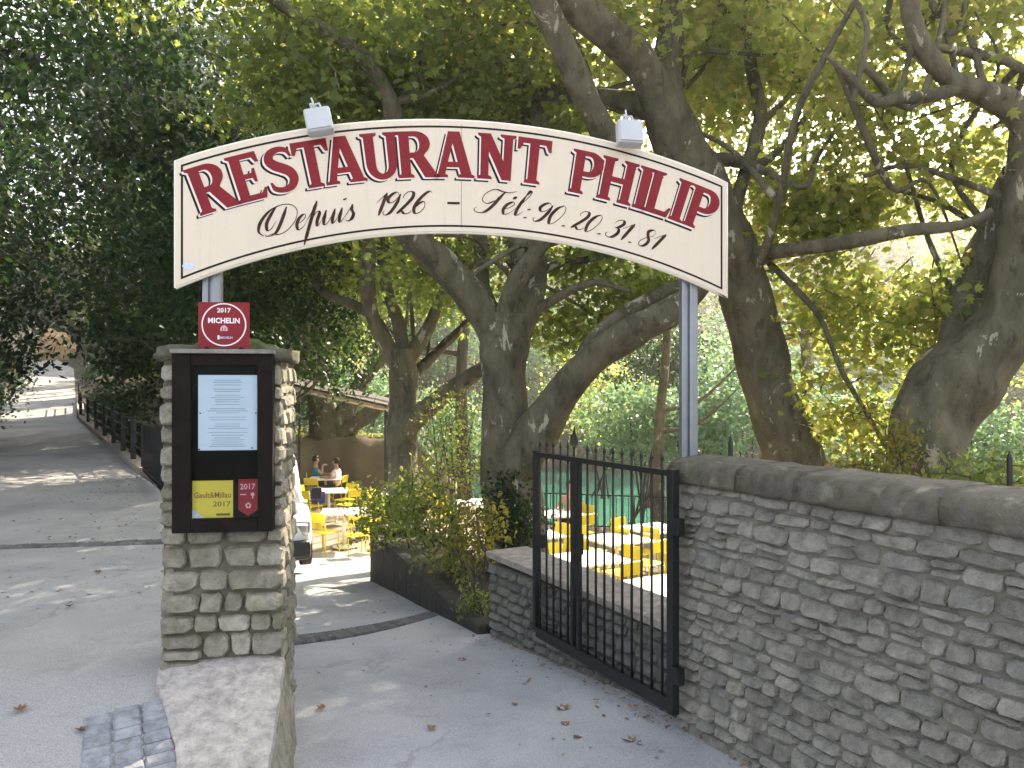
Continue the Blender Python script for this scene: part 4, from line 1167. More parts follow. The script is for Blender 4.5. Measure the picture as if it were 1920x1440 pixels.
# the five plane trees
tree('plane_tree', 'plane tree whose S-curved trunk leans up behind the right end of the sign', 'plane trees of the courtyard', [
    [(1560, 1215, 10, 80), (1532, 1000, 10, 62), (1500, 885, 10, 56), (1455, 770, 9.9, 50), (1430, 690, 9.8, 47), (1405, 590, 9.6, 45), (1388, 500, 9.4, 44), (1368, 440, 9.2, 43), (1325, 360, 9.0, 45), (1280, 290, 8.9, 46), (1248, 210, 8.8, 46), (1228, 140, 8.7, 42)],
    [(1240, 185, 8.75, 38), (1190, 105, 8.5, 33), (1130, 55, 8.2, 30), (1065, 5, 8, 27), (980, -60, 7.8, 20), (880, -120, 7.6, 12)],
    [(1235, 190, 8.75, 30), (1255, 90, 8.9, 25), (1262, 10, 9.1, 22), (1270, -80, 9.3, 16), (1290, -160, 9.5, 9)],
    [(1235, 200, 8.8, 22), (1160, 190, 9.3, 20), (1090, 180, 9.8, 18), (1000, 165, 10.3, 17), (920, 130, 10.8, 15), (850, 70, 11.2, 12), (800, 10, 11.6, 8)],
    [(1300, 350, 9, 34), (1220, 335, 8.6, 30), (1150, 275, 8.2, 27), (1100, 185, 7.9, 25), (1060, 100, 7.7, 24), (1015, 0, 7.5, 22), (975, -90, 7.3, 15)],
    [(1395, 490, 9.3, 22), (1450, 472, 8.9, 15), (1500, 467, 8.5, 14), (1600, 452, 8.0, 13), (1700, 432, 7.7, 12), (1800, 422, 7.5, 10), (1860, 395, 7.4, 7)],
    [(1380, 450, 9.3, 17), (1378, 390, 9.4, 14), (1398, 320, 9.5, 13), (1425, 220, 9.6, 12), (1408, 120, 9.8, 11), (1402, 0, 10, 10), (1395, -80, 10.2, 6)],
    [(1420, 500, 9.0, 9), (1445, 440, 8.7, 8), (1470, 330, 8.2, 7), (1495, 210, 7.9, 7), (1555, 90, 7.6, 6), (1605, 0, 7.4, 5), (1640, -60, 7.3, 4)],
    [(1420, 235, 9.6, 8), (1470, 190, 9.6, 6), (1540, 100, 9.7, 5), (1580, 20, 9.8, 3)],
    [(1290, 300, 9, 14), (1370, 300, 9.2, 12), (1420, 310, 9.4, 9), (1480, 260, 9.8, 7), (1530, 190, 10.2, 5)],
    [(1415, 310, 9.4, 7), (1450, 330, 9.0, 7), (1510, 350, 8.8, 6), (1530, 300, 8.8, 5), (1570, 240, 8.9, 3)],
    [(1440, 490, 9.3, 6), (1490, 540, 9.2, 6), (1540, 600, 9.1, 5), (1580, 700, 9.0, 5), (1640, 800, 8.9, 4), (1660, 840, 8.9, 3)],
  ],
  [px_ell(1120, 20, 9.4, 2.4, 1.1, 1.6, 60), px_ell(1330, 60, 10.2, 1.6, 1.5, 1.6, 55), px_ell(1470, 170, 10.0, 1.1, 1.3, 1.0, 34), px_ell(1500, 380, 9.8, .9, .5, .8, 28), px_ell(1560, 560, 9.8, .9, .75, .8, 32),
   px_ell(1600, 760, 9.6, .65, .55, .6, 18), px_ell(900, 60, 11, 2.6, 1.2, 1.4, 80), ((2.7, 11.2, 6.3), (1.4, 1.2, .5), 44), px_ell(1420, -150, 10, 4, 1.2, 2.5, 90), px_ell(1000, -180, 9, 4, 1.2, 2.5, 90)],  # the clump given in metres is added to keep sun off the pillar foot
  M['leaf_sun'], M['bark'], .125, 60, seed=3, sides=20)
tree('plane_tree', 'thick plane tree with mottled bark leaning out of the right edge beyond the wall', 'plane trees of the courtyard', [
    [(1775, 1294, 8.3, 100), (1752, 1050, 8.3, 82), (1745, 910, 8.3, 73), (1736, 830, 8.3, 70), (1760, 760, 8.3, 73), (1815, 690, 8.2, 70), (1870, 630, 8.1, 58), (1905, 560, 8, 50), (1918, 470, 7.9, 42), (1918, 380, 7.8, 38), (1925, 280, 7.7, 34), (1932, 200, 7.6, 30)],
    [(1930, 240, 7.6, 28), (1890, 195, 7.5, 25), (1840, 175, 7.4, 22), (1790, 155, 7.3, 20), (1745, 110, 7.2, 18), (1712, 40, 7.1, 16), (1700, -40, 7, 13), (1680, -120, 6.9, 8)],
    [(1805, 165, 7.3, 14), (1740, 180, 7.2, 13), (1690, 183, 7.1, 12), (1640, 190, 7.05, 9), (1590, 140, 7, 7), (1550, 105, 7, 5)],
    [(1928, 250, 7.6, 30), (1990, 140, 7.6, 26), (2050, 20, 7.7, 20), (2090, -100, 7.8, 12)],
    [(1770, 730, 8.4, 28), (1797, 630, 8.6, 32), (1826, 545, 8.6, 36), (1850, 470, 8.5, 36), (1880, 400, 8.3, 30), (1910, 320, 8.0, 26)],
    [(1738, 85, 7.15, 7), (1790, 95, 7.4, 8), (1850, 105, 7.6, 9), (1910, 125, 7.7, 9), (1965, 165, 7.7, 9)],
    [(1600, 190, 7.05, 6), (1615, 120, 7, 6), (1625, 50, 7, 5), (1590, -20, 7, 4)],
    [(1880, 370, 7.9, 7), (1800, 340, 8.0, 6), (1700, 310, 8.1, 5), (1620, 330, 8.2, 4)],
  ],
  [px_ell(1680, 60, 8.2, 1.1, .7, .9, 28), px_ell(1840, 60, 8.4, 1.0, .8, .9, 28), px_ell(1640, 260, 8.6, 1.0, .5, .8, 20), px_ell(1770, 300, 8.6, .8, .55, .7, 18), px_ell(1600, 400, 9.4, .9, .4, .6, 24),
   px_ell(1780, 560, 8.9, .5, .5, .5, 22), px_ell(1700, -160, 8, 3, 1.0, 2, 90), px_ell(2150, 100, 9, 1.8, 2.5, 2, 90), px_ell(1700, 640, 9.2, .5, .6, .4, 10)],
  M['leaf_sun'], M['bark'], .125, 52, seed=4, sides=22)
tree('plane_tree', 'central plane tree forking wide, framed under the arch between the gate and the drive', 'plane trees of the courtyard', [
    [(968, 1213, 9.7, 78), (965, 1000, 9.7, 60), (957, 880, 9.7, 49), (948, 780, 9.7, 43), (945, 700, 9.7, 43), (945, 640, 9.7, 47), (945, 590, 9.7, 40)],
    [(938, 650, 9.7, 36), (900, 575, 9.6, 32), (850, 520, 9.4, 29), (800, 470, 9.2, 27), (765, 435, 9, 25), (735, 370, 8.8, 22), (728, 290, 8.7, 19), (735, 210, 8.6, 17), (705, 140, 8.5, 15), (650, 80, 8.4, 13), (560, 30, 8.3, 11), (480, -20, 8.2, 8)],
    [(955, 660, 9.8, 36), (983, 570, 9.9, 34), (992, 500, 10, 32), (980, 440, 10.1, 28), (975, 330, 10.3, 24), (1000, 220, 10.5, 18), (1010, 100, 10.7, 12), (1000, -50, 11, 7)],
    [(945, 610, 9.6, 20), (960, 540, 9.4, 17), (1000, 480, 9.3, 15), (1040, 430, 9.2, 12), (1090, 350, 9.1, 9)],
    [(930, 610, 10, 18), (905, 540, 10.2, 15), (903, 470, 10.4, 14), (890, 380, 10.6, 10), (880, 280, 10.8, 6)],
    [(965, 880, 9.6, 42), (1015, 800, 9.3, 39), (1060, 730, 9.1, 33), (1120, 665, 8.9, 29), (1190, 620, 8.8, 28), (1250, 590, 8.7, 27), (1305, 545, 8.6, 24), (1335, 480, 8.6, 19), (1340, 410, 8.6, 13), (1320, 360, 8.6, 9)],
    [(1075, 715, 9.1, 16), (1110, 640, 9.2, 16), (1170, 590, 9.4, 15), (1240, 550, 9.6, 13), (1290, 525, 9.8, 9)],
    [(985, 600, 9.9, 12), (1040, 560, 9.7, 9), (1110, 530, 9.6, 7), (1180, 545, 9.5, 5)],
    [(992, 520, 10, 10), (1050, 495, 10.2, 8), (1110, 485, 10.4, 6), (1170, 470, 10.6, 4)],
    [(735, 225, 8.6, 8), (770, 170, 8.8, 7), (790, 90, 9, 6), (800, 0, 9.2, 4)],
  ],
  [px_ell(640, 140, 9.2, 1.7, .9, 1.4, 80), px_ell(800, 150, 9.8, 1.6, 1.0, 1.4, 80), px_ell(990, 230, 11.2, 1.2, .8, 1.0, 60), px_ell(1110, 500, 10.8, 1.1, .45, .8, 24), px_ell(830, 500, 10.8, 1.1, .5, .8, 22),
   px_ell(560, -130, 9, 3.5, 1.0, 2, 90), px_ell(1200, 560, 10.2, .7, .35, .6, 20), px_ell(1080, 620, 10.8, .6, .35, .5, 16)],
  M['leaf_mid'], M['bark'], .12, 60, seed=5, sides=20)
tree('plane_tree', 'slimmer plane tree with a branching crown between the pillar and the central tree', 'plane trees of the courtyard', [
    [(768, 1095, 13, 42), (760, 950, 13, 33), (755, 850, 13, 28), (757, 770, 13, 26), (755, 700, 13, 27), (755, 655, 13, 25)],
    [(750, 685, 13, 19), (715, 630, 12.9, 15), (695, 580, 12.8, 13), (690, 520, 12.7, 14), (692, 460, 12.6, 14), (690, 380, 12.5, 12), (680, 280, 12.4, 9), (650, 180, 12.3, 6)],
    [(730, 650, 13, 13), (705, 600, 13.2, 10), (660, 570, 13.4, 9), (610, 550, 13.6, 9), (580, 500, 13.8, 8), (570, 440, 14, 7), (560, 350, 14.2, 5)],
    [(758, 670, 13, 14), (745, 600, 13, 12), (728, 550, 13, 10), (715, 480, 13.1, 8), (720, 400, 13.2, 6)],
    [(760, 680, 13, 15), (800, 620, 13.1, 12), (825, 560, 13.3, 9), (850, 500, 13.6, 7), (870, 420, 13.8, 5)],
    [(758, 815, 12.9, 20), (790, 775, 12.7, 18), (840, 735, 12.5, 16), (900, 695, 12.3, 14), (950, 660, 12.2, 10), (1000, 620, 12.1, 6)],
    [(765, 710, 13.2, 11), (810, 670, 13.4, 10), (840, 640, 13.6, 9), (880, 600, 13.8, 6)],
  ],
  [px_ell(640, 480, 14, 1.6, .8, 1.2, 50), px_ell(760, 520, 14, 1.4, .5, 1, 26), px_ell(680, 260, 13.5, 2.5, 1.8, 2, 110), px_ell(900, 330, 14, 2.2, 1.2, 1.6, 70), ((-1.0, 14.6, 6.9), (3.2, 2.2, 1.2), 150), px_ell(860, 570, 14.2, 1.0, .4, .8, 20)],  # the clump given in metres is added to keep sun flecks off the path
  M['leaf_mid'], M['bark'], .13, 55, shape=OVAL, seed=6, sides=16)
tree('plane_tree', 'distant plane tree with a forked trunk standing on the terrace beyond the shelter roof', 'plane trees of the courtyard', [
    [(612, 850, 24, 36), (610, 800, 24, 27), (608, 755, 24, 24)],
    [(605, 780, 24, 21), (585, 720, 24, 16), (572, 670, 24, 12), (565, 600, 24, 9), (566, 520, 24, 8), (560, 440, 24, 6)],
    [(615, 810, 24, 20), (655, 760, 24, 16), (680, 715, 24, 13), (710, 680, 24, 10), (740, 650, 24, 6)],
    [(620, 830, 24, 17), (680, 785, 24, 14), (720, 755, 24, 12), (760, 735, 24, 8)],
    [(606, 760, 24, 11), (606, 640, 24, 9), (610, 560, 24, 8), (612, 480, 24, 5)],
  ],
  [px_ell(640, 560, 25, 3.2, 1.6, 2, 80), px_ell(520, 480, 25, 3, 2.5, 2, 60), px_ell(760, 520, 26, 3, 2, 2, 60), px_ell(620, 640, 26, 1.8, .8, 1.5, 30)],
  M['leaf_mid'], M['bark'], .20, 50, (.5, .5, .35), shape=SIMPLE, seed=7, sides=14)

# ------------------------------------------------------------------ woods
def wood_tree(x, y, h, r, lean, label, seed, cdx=0.0, mat='leaf_dark', bark='bark_dark', n=150, per=46, size=.17, low=.15, name='broadleaf_tree', group='dark trees along the path', tr=.16, shape=OVAL, flat=.42):
    rg = np.random.default_rng(seed)
    z0 = float(terrain(np.array([x]), np.array([y]))[0]) - .15
    t = empty(name, (x, y, z0), 0, label, 'tree', group)
    pts = [Vector((x, y, z0)), Vector((x + lean * .25, y, z0 + h * .25)), Vector((x + lean * .5 + rg.normal() * .2, y + rg.normal() * .2, z0 + h * .5)), Vector((x + lean, y, z0 + h * .85))]
    V, F, pp, rr = limb_mesh(pts, [tr, tr * .8, tr * .6, tr * .15], 10, seed, .05)
    keep_world(link('trunk', npmesh('trunk', V, F, True), M[bark]), t)
    nodes = [tuple(p) for p in pp[len(pp) // 4:]]
    for k in range(5):
        a = rg.uniform(0, 6.28); f = rg.uniform(.35, .75); i = int(f * (len(pp) - 1)); p = pp[i]
        q = p + Vector((math.cos(a), math.sin(a), .55)) * r * .65
        V, F, p2, r2 = limb_mesh([p, (p + q) / 2 + Vector((0, 0, -.1 * r)), q], [tr * .4, tr * .28, tr * .08], 6, seed + k, .04, 4)
        keep_world(link('limb', npmesh('limb', V, F, True), M[bark]), t); nodes += [tuple(v) for v in p2]
    cz_ = z0 + h * (low + 1) / 2
    cl = fill([((x + lean * .7 + cdx, y, cz_), (r, r, h * (1 - low) * .5), n)], rg)
    V, F = twig_net(nodes, cl, rg, .02, 3)
    o = keep_world(link('twigs', npmesh('twigs', V, F, True), M[bark]), t); o['kind'] = 'stuff'
    Cn = np.repeat(cl, per, axis=0) + rg.normal(size=(len(cl) * per, 3)) * np.array([.36, .36, .2]) * (r / 3.2)
    Cn = Cn[open_sky(Cn)]
    V, F = leaves(Cn, size, shape, rg, .35, .6)
    o = keep_world(link('crown', npmesh('crown', V, F), M[mat]), t); o['kind'] = 'stuff'
    return t
WOOD = [
 (-4.9, 13.8, 9.5, 2.6, -.6, 'slender pale-stemmed tree rising beside the end post of the path railing', .10, .34),
 (-5.6, 16.8, 10, 2.8, .2, 'dark leafy tree just behind the pillar, above the black bar fence', .16, .28, 1.2),
 (-7.6, 20.5, 10, 3.1, -.4, 'dark leafy tree behind the middle of the path railing', .18, .20),
 (-10.3, 26, 11, 3.6, -.6, 'dark leafy tree at the far end of the path railing', .2, .14),
 (-14.2, 34.5, 11, 4.0, -.8, 'dark leafy tree at the right-hand bend of the path', .2, .12),
 (-14.8, 14.5, 11, 4.2, .6, 'dark overhanging tree nearest the pillar on the left of the path', .2, .22, 1.6),
 (-17.0, 19.5, 11, 4.2, .8, 'dark overhanging tree, second along the left of the path', .2, .14, 1.5),
 (-20.6, 25.5, 12, 4.3, .8, 'dark overhanging tree, third along the left of the path', .2, .20, 0.5),
 (-27, 33, 12, 4.5, .8, 'dark tree above the low boundary wall on the left of the path', .2, .16, 0),
 (-35, 46, 12, 4.8, .5, 'tree shading the far left of the path beside the sunlit rock', .22, .14, 0),
 (-22.0, 47, 12, 4.5, -1.0, 'tree on the right of the path where it reaches the sunlight', .22, .08),
 (-11.8, 7.2, 11.5, 4.0, .5, 'dark tree whose high boughs overhang the path in the top left corner', .22, .42, 4.6),
 (-11.5, 11.0, 12.5, 4.6, .5, 'dark tree hanging high over the path left of the sign', .2, .42, 4.2),
 (-1.2, 20.5, 15, 4.6, -.6, 'tall tree added by the water to shade the path, crown high above the sign', .2, .58),  # put in to block the sun from the path
 (-6.5, 29.5, 12, 4.8, 0, 'tall dark tree on the terrace behind the distant plane tree', .2, .42),
 (-8.6, 24.0, 15, 4.6, 0, 'tall dark tree closing the view above the path', .22, .42, -3.0),
 (-9.5, 38.0, 14, 5.5, 0, 'tall dark tree far behind the railing trees', .24, .05),
 (-15.0, 57.0, 26, 8.0, 0, 'very tall tree on the hillside, its top filling the sky above the path railing', .26, .05),
 (-6.0, 52.0, 26, 8.0, 0, 'very tall tree on the hillside behind the left end of the sign', .26, .05),
 (-47.0, 80.0, 15, 6.5, 0, 'tall tree behind the sunlit rock at the end of the path', .26, .02),
 (-26.0, 60.0, 25, 7.5, 0, 'tall tree closing the gap above the far end of the path', .24, .22),
 (-46.0, 54.0, 20, 8.0, 0, 'tall tree on the slope to the left of the far path', .26, .05),
]
for k, (x, y, h, r, ln, lab, tr, low_, *cd) in enumerate(WOOD):
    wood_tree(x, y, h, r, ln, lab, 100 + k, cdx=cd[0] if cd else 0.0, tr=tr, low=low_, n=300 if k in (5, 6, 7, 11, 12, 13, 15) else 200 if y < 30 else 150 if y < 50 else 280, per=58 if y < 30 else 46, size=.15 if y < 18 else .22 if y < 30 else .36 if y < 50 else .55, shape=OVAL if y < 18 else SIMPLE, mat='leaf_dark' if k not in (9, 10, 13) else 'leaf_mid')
RIGHT = [(7.0, 18.4, 14.5, 3.8, 'tall backlit tree shaped to shade the forecourt, behind the two big right-hand trunks'), (11.0, 18.5, 8.0, 3.6, 'backlit yellow-green tree at the right edge behind the mottled trunk'),  # tall ones: crowns raised and thickened to keep sun off the forecourt
 (4.6, 13.9, 12.5, 3.7, 'tall backlit tree shaped to shade the forecourt, behind the right half of the sign'), (9.4, 11.5, 8.5, 2.8, 'backlit tree just outside the mottled trunk on the right'),
 (3.3, 17.4, 10.0, 2.8, 'slender backlit tree added to shade the drive, between the sign and the river')]  # extra tree, blocks sun flecks on the drive
for k, (x, y, h, r, lab) in enumerate(RIGHT):
    wood_tree(x, y, h, r, 0, lab, 150 + k, mat='leaf_sun', bark='bark', group='backlit trees by the water', n=240 if k == 2 else 220 if k == 0 else 130 if k == 4 else 56, per=46, size=.16 if y < 17 else .2, low=.66 if k in (0, 2) else .6 if k == 4 else .36, tr=.15)
# far bank
BANK = [(2.5, 43, 8, 3.6), (-3.5, 42, 8.5, 3.6), (8.5, 42.5, 7.5, 3.4), (14, 43, 8.5, 3.6), (19.5, 42, 7.5, 3.4), (25, 43, 9, 3.8), (31, 42, 8, 3.6)]
WHERE = ['just right of the central trunk', 'left of the central trunk', 'behind the gate spikes', 'behind the right sign post', 'between the two big trunks', 'just left of the mottled trunk', 'at the right edge of the picture']
for k, (x, y, h, r) in enumerate(BANK):
    wood_tree(x, y, h, r, 0, 'pale green riverside willow across the water, ' + WHERE[k], 200 + k, mat='leaf_pale', name='willow_tree', group='pale trees on the far bank', n=130, per=48, size=.30, shape=SIMPLE, low=-.05, tr=.14)
HILL = [(-2, 63, 8, 5), (8, 65, 8, 5), (18, 64, 8.5, 5), (29, 65, 8, 5), (41, 64, 8.5, 5.5), (-11, 60, 9, 5)]
HW = ['above the central trunk', 'above the gate', 'above the right sign post', 'between the two big trunks', 'at the right edge of the picture', 'behind the shelter roof']
for k, (x, y, h, r) in enumerate(HILL):
    wood_tree(x, y, h, r, 0, 'green tree high on the far hillside, ' + HW[k], 300 + k, mat='leaf_mid' if k % 2 else 'leaf_sun', group='trees on the far hillside', n=130, per=46, size=.40, shape=SIMPLE, low=.0, tr=.2)

# ------------------------------------------------------------------ shrubs
def shrub(name, label, group, base, ells, stems, mat, size, per, spread, seed, shape=OVAL, stem_mat='bark_dark', sr=.012, cat='shrub', tilt=.7):
    rg = np.random.default_rng(seed)
    t = empty(name, base, 0, label, cat, group)
    cl = fill(ells, rg); nodes = []
    for k in range(stems):
        b = Vector(base) + Vector((rg.uniform(-1, 1) * .35, rg.uniform(-1, 1) * .25, 0)); c = Vector(cl[rg.integers(len(cl))]); c.z = max(c.z, base[2] + .5)
        V, F, p2, r2 = limb_mesh([b, b.lerp(c, .5) + Vector((rg.normal() * .06, rg.normal() * .06, .1)), c], [sr, sr * .8, sr * .4], 6, seed + k, .03, 4)
        keep_world(link('stem', npmesh('stem', V, F, True), M[stem_mat]), t); nodes += [tuple(v) for v in p2]
    V, F = twig_net(nodes, cl, rg, .008, 3)
    o = keep_world(link('twigs', npmesh('twigs', V, F, True), M[stem_mat]), t); o['kind'] = 'stuff'
    Cn = np.repeat(cl, per, axis=0) + rg.normal(size=(len(cl) * per, 3)) * np.array(spread)
    V, F = leaves(Cn, size, shape, rg, .3, tilt)
    o = keep_world(link('foliage', npmesh('foliage', V, F), M[mat]), t); o['kind'] = 'stuff'
    return t
S3 = (.13, .13, .10)
shrub('bed_shrub', 'leafy shrub at the far end of the planting bed, overhanging its dark end wall', 'shrubs in the planting bed', (-1.35, 10.3, -.47), [px_ell(730, 960, 10.3, .55, .42, .4, 60)], 6, M and 'leaf_mid', .075, 26, S3, 401)
shrub('bed_shrub', 'tall loose shrub with thin upright stems in the middle of the planting bed', 'shrubs in the planting bed', (-.75, 9.0, -.47), [px_ell(800, 950, 9.2, .6, .5, .4, 70), px_ell(850, 1040, 8.6, .35, .25, .3, 20)], 8, 'leaf_mid', .07, 24, S3, 402)
shrub('bed_shrub', 'shrub with yellowing leaves beside the end of the low wall', 'shrubs in the planting bed', (-.2, 7.6, -.47), [px_ell(885, 1000, 8.0, .35, .42, .3, 60)], 7, 'leaf_yellow', .065, 22, S3, 403)
shrub('bed_shrub', 'low sparse plant sprawling at the near end of the planting bed', 'shrubs in the planting bed', (-.1, 7.0, -.47), [px_ell(885, 1130, 7.1, .16, .14, .15, 16)], 5, 'leaf_mid', .05, 20, (.07, .07, .06), 404)
shrub('ivy', 'dark ivy clothing the foot of the central plane tree', None, (0, 9.3, -1.6), [px_ell(965, 960, 9.3, .36, .5, .3, 80), px_ell(950, 1090, 9.2, .5, .4, .3, 50)], 4, 'leaf_dark', .06, 28, (.1, .1, .1), 405, cat='ivy')
shrub('climbing_vine', 'loose leafy vine hanging on thin stems between the two middle trunks', None, (-.9, 11.2, -1.6), [px_ell(840, 790, 11.4, .45, .5, .3, 50), px_ell(860, 870, 11.3, .5, .4, .3, 40)], 9, 'leaf_mid', .06, 16, (.12, .12, .12), 406, cat='vine', sr=.014)
shrub('vine', 'yellow-leaved vine behind the wall between the two big right-hand trunks', None, (3.9, 7.4, -1.6), [px_ell(1620, 880, 7.6, .4, .14, .3, 20), px_ell(1675, 830, 7.8, .16, .3, .25, 16), px_ell(1600, 770, 8.4, .25, .25, .3, 8)], 6, 'leaf_yellow', .075, 22, S3, 407, cat='vine')
shrub('low_shrub', 'dark low shrub behind the wall at the right edge of the picture', None, (4.4, 6.6, -1.6), [px_ell(1850, 900, 6.8, .5, .22, .4, 40)], 6, 'leaf_mid', .08, 24, S3, 408)
shrub('conifer_shrub', 'feathery pale green bush beyond the wall at the right edge of the picture', None, (8.2, 13, -1.6), [px_ell(1860, 830, 13, 1.2, .8, 1, 120)], 6, 'leaf_pale', .10, 40, (.25, .25, .06), 409, shape=SIMPLE)
def bank_bush(px, py, d, rx, rz, label, seed, mat='leaf_pale', n=110):
    b = P(px, py, d)
    shrub('bank_bush', label, 'pale bushes by the water', (b.x, d, -1.7), [((b.x, d, b.z), (rx, rx * .8, rz), n)], 6, mat, .15, 40, (.26, .26, .16), seed, shape=OVAL, sr=.03)
bank_bush(1190, 800, 19, 1.6, 1.1, 'pale round bush by the water seen above the gate spikes', 420)
bank_bush(1330, 790, 18.5, 1.4, 1.2, 'pale bush by the water right of the sign post', 421)
bank_bush(1420, 700, 20, 1.5, 1.5, 'tall pale bush behind the S-curved trunk', 422)
bank_bush(1610, 800, 18, 1.7, 1.0, 'pale bush between the two big right-hand trunks', 423)
bank_bush(1230, 690, 22, 1.8, 1.2, 'taller dark bush behind the pale round one above the gate', 424, 'leaf_dark')
bank_bush(1120, 740, 24, 1.6, 1.3, 'yellow-green bush under the long limb of the central tree', 425, 'leaf_sun')
bank_bush(625, 745, 28, 2.4, 1.6, 'pale bush behind the forked distant plane tree', 427)
bank_bush(690, 770, 27, 1.8, 1.3, 'pale bush left of the slimmer plane tree, beyond the shelter', 428)
bank_bush(830, 800, 24, 1.8, 1.2, 'pale bush by the water behind the hanging vine', 426)

# undergrowth banks
def undergrowth(name, pts, h, n, mat, size, seed, label, w_=.8, prune=True):
    rg = np.random.default_rng(seed)
    Cn = []
    for i in range(len(pts) - 1):
        a, b = np.array(pts[i]), np.array(pts[i + 1]); m = n // (len(pts) - 1)
        q = a + (b - a) * rg.uniform(0, 1, (m, 1)); q = q + rg.normal(size=(m, 2)) * w_ * .5
        z = terrain(q[:, 0], q[:, 1]); hh = h * (0.55 + .45 * np.sin(q[:, 0] * 1.9) * np.sin(q[:, 1] * 1.3 + 1)) 
        Cn.append(np.column_stack([q, z + rg.uniform(0, 1, m) ** 1.2 * hh]))
    Cn = np.vstack(Cn); Cn = Cn[open_sky(Cn)] if prune else Cn
    V, F = leaves(Cn, size, OVAL, rg, .2, .7)
    o = link(name, npmesh(name, V, F), M[mat]); tag(o, label, 'undergrowth', None, 'stuff')
yv = [13.0, 14.5, 16, 20, 26, 34, 46, 60]
undergrowth('undergrowth', [(float(x_path_r(y)) + 1.2, y) for y in yv], 2.0, 31000, 'leaf_dark', .14, 501, 'dark undergrowth on the bank below the path railing', .6)
undergrowth('undergrowth', [(float(x_path_l(y)) - 1.0, y) for y in [8, 14, 20, 26, 34, 46, 62, 85]], 2.3, 26000, 'leaf_dark', .2, 502, 'dark undergrowth along the left side of the path', 1.6)
undergrowth('undergrowth', [(-9, 23.9), (-5, 23.9), (-1.8, 23.9)], 0.5, 5000, 'leaf_mid', .10, 503, 'ground ivy on the brown terrace bank', .7, False)

def hillside(x0, x1, y0, y1, n, mat, seed, label):
    rg = np.random.default_rng(seed)
    m = n // 40
    c = np.column_stack([rg.uniform(x0, x1, m), rg.uniform(y0, y1, m)])
    q = np.repeat(c, 40, axis=0) + rg.normal(size=(m * 40, 2)) * .75
    hgt = np.repeat(rg.uniform(1.2, 3.4, m), 40) * np.sqrt(rg.uniform(0, 1, m * 40))
    keep = q[:, 0] > x_path_r(q[:, 1]) + 2 if x0 > -50 else np.abs(q[:, 0] - (x_path_r(q[:, 1]) + x_path_l(q[:, 1])) / 2) > 5
    Cn = np.column_stack([q, terrain(q[:, 0], q[:, 1]) + hgt])[keep]; Cn = Cn[open_sky(Cn)]
    V, F = leaves(Cn, .42, SIMPLE, rg, .2, .7)
    o = link('hillside_undergrowth', npmesh('hillside_undergrowth', V, F), M[mat]); tag(o, label, 'undergrowth', None, 'stuff')
hillside(-25, 62, 41, 98, 60000, 'leaf_sun', 511, 'green scrub covering the far hillside beyond the river')
hillside(-90, -40, 58, 125, 36000, 'leaf_mid', 512, 'scrub on the slopes around the far end of the path')
# ------------------------------------------------------------------ path railing
def edge_pt(y, off=0.0): return Vector((float(x_path_r(y)) + off, y, float(z_left(y))))
rail = empty('path_railing', edge_pt(15.4, .1), 0, 'black iron post and rail fence on a stone kerb along the path', 'railing')
ky = [15.0, 16.5, 18.2, 20, 22, 24.5, 27.5, 31, 35, 40]
for a, b in zip(ky[:-1], ky[1:]):
    p, q = edge_pt(a, .02), edge_pt(b - .02, .02); d = (q - p).normalized(); s_ = Vector((-d.y, d.x, 0)) * -.28
    V = [p - Vector((0, 0, .4)), q - Vector((0, 0, .4)), q + s_ - Vector((0, 0, .4)), p + s_ - Vector((0, 0, .4))]
    V += [v + Vector((0, 0, .52)) for v in V]
    F = [(0, 3, 2, 1), (4, 5, 6, 7), (0, 1, 5, 4), (1, 2, 6, 5), (2, 3, 7, 6), (3, 0, 4, 7)]
    keep_world(link('kerb_stone', pymesh('kerb_stone', V, F), M['capping']), rail)
py_ = [15.25, 16.8, 18.5, 20.4, 22.6, 25.2, 28.3, 32, 36]
for y in py_:
    p = edge_pt(y, .15)
    keep_world(Geo().box(p + Vector((0, 0, .55)), (.085, .085, .95), bev=.006).obj('post', M['iron']), rail)
for hz in (.42, .72, .96):
    for a, b in zip(py_[:-1], py_[1:]):
        keep_world(Geo().tube([edge_pt(a, .15) + Vector((0, 0, hz)), edge_pt(b, .15) + Vector((0, 0, hz))], .022, 6).obj('rail', M['iron'], None, True), rail)
pan = empty('bar_fence', edge_pt(12.4, .1), 0, 'black iron panel of close upright bars between the pillar and the path railing', 'fence')
pa, pb = edge_pt(11.2, .1), edge_pt(15.0, .1)
for hz in (.12, .98):
    keep_world(Geo().tube([pa + Vector((0, 0, hz)), pb + Vector((0, 0, hz))], .022, 6).obj('rail', M['iron'], None, True), pan)
bm_ = Geo().tube([(0, 0, .05), (0, 0, 1.0)], .016, 6).mesh('bar', True)
for k in range(58):
    o = link('bar', bm_, M['iron']); o.location = pa.lerp(pb, k / 57); keep_world(o, pan)
# boundary wall left of the path, far off
bw = empty('boundary_wall', (float(x_path_l(40)), 40, 1.2), 0, 'low rough stone wall along the far left side of the path', 'wall')
for k in range(14):
    y0, y1 = 36 + k * 1.5, 36 + (k + 1) * 1.5 - .03
    a, b = Vector((float(x_path_l(y0)) - .2, y0, float(z_left(y0)))), Vector((float(x_path_l(y1)) - .2, y1, float(z_left(y1))))
    h = .75 + rnd.uniform(-.06, .06)
    s_ = Vector((-.35, -.15, 0))
    V = [a - Vector((0, 0, .3)), b - Vector((0, 0, .3)), b + s_ - Vector((0, 0, .3)), a + s_ - Vector((0, 0, .3))]; V += [Vector((v.x, v.y, v.z + .3 + h)) for v in V]
    keep_world(link('stone_block', pymesh('stone_block', V, [(0, 3, 2, 1), (4, 5, 6, 7), (0, 1, 5, 4), (1, 2, 6, 5), (2, 3, 7, 6), (3, 0, 4, 7)]), M['coping']), bw)
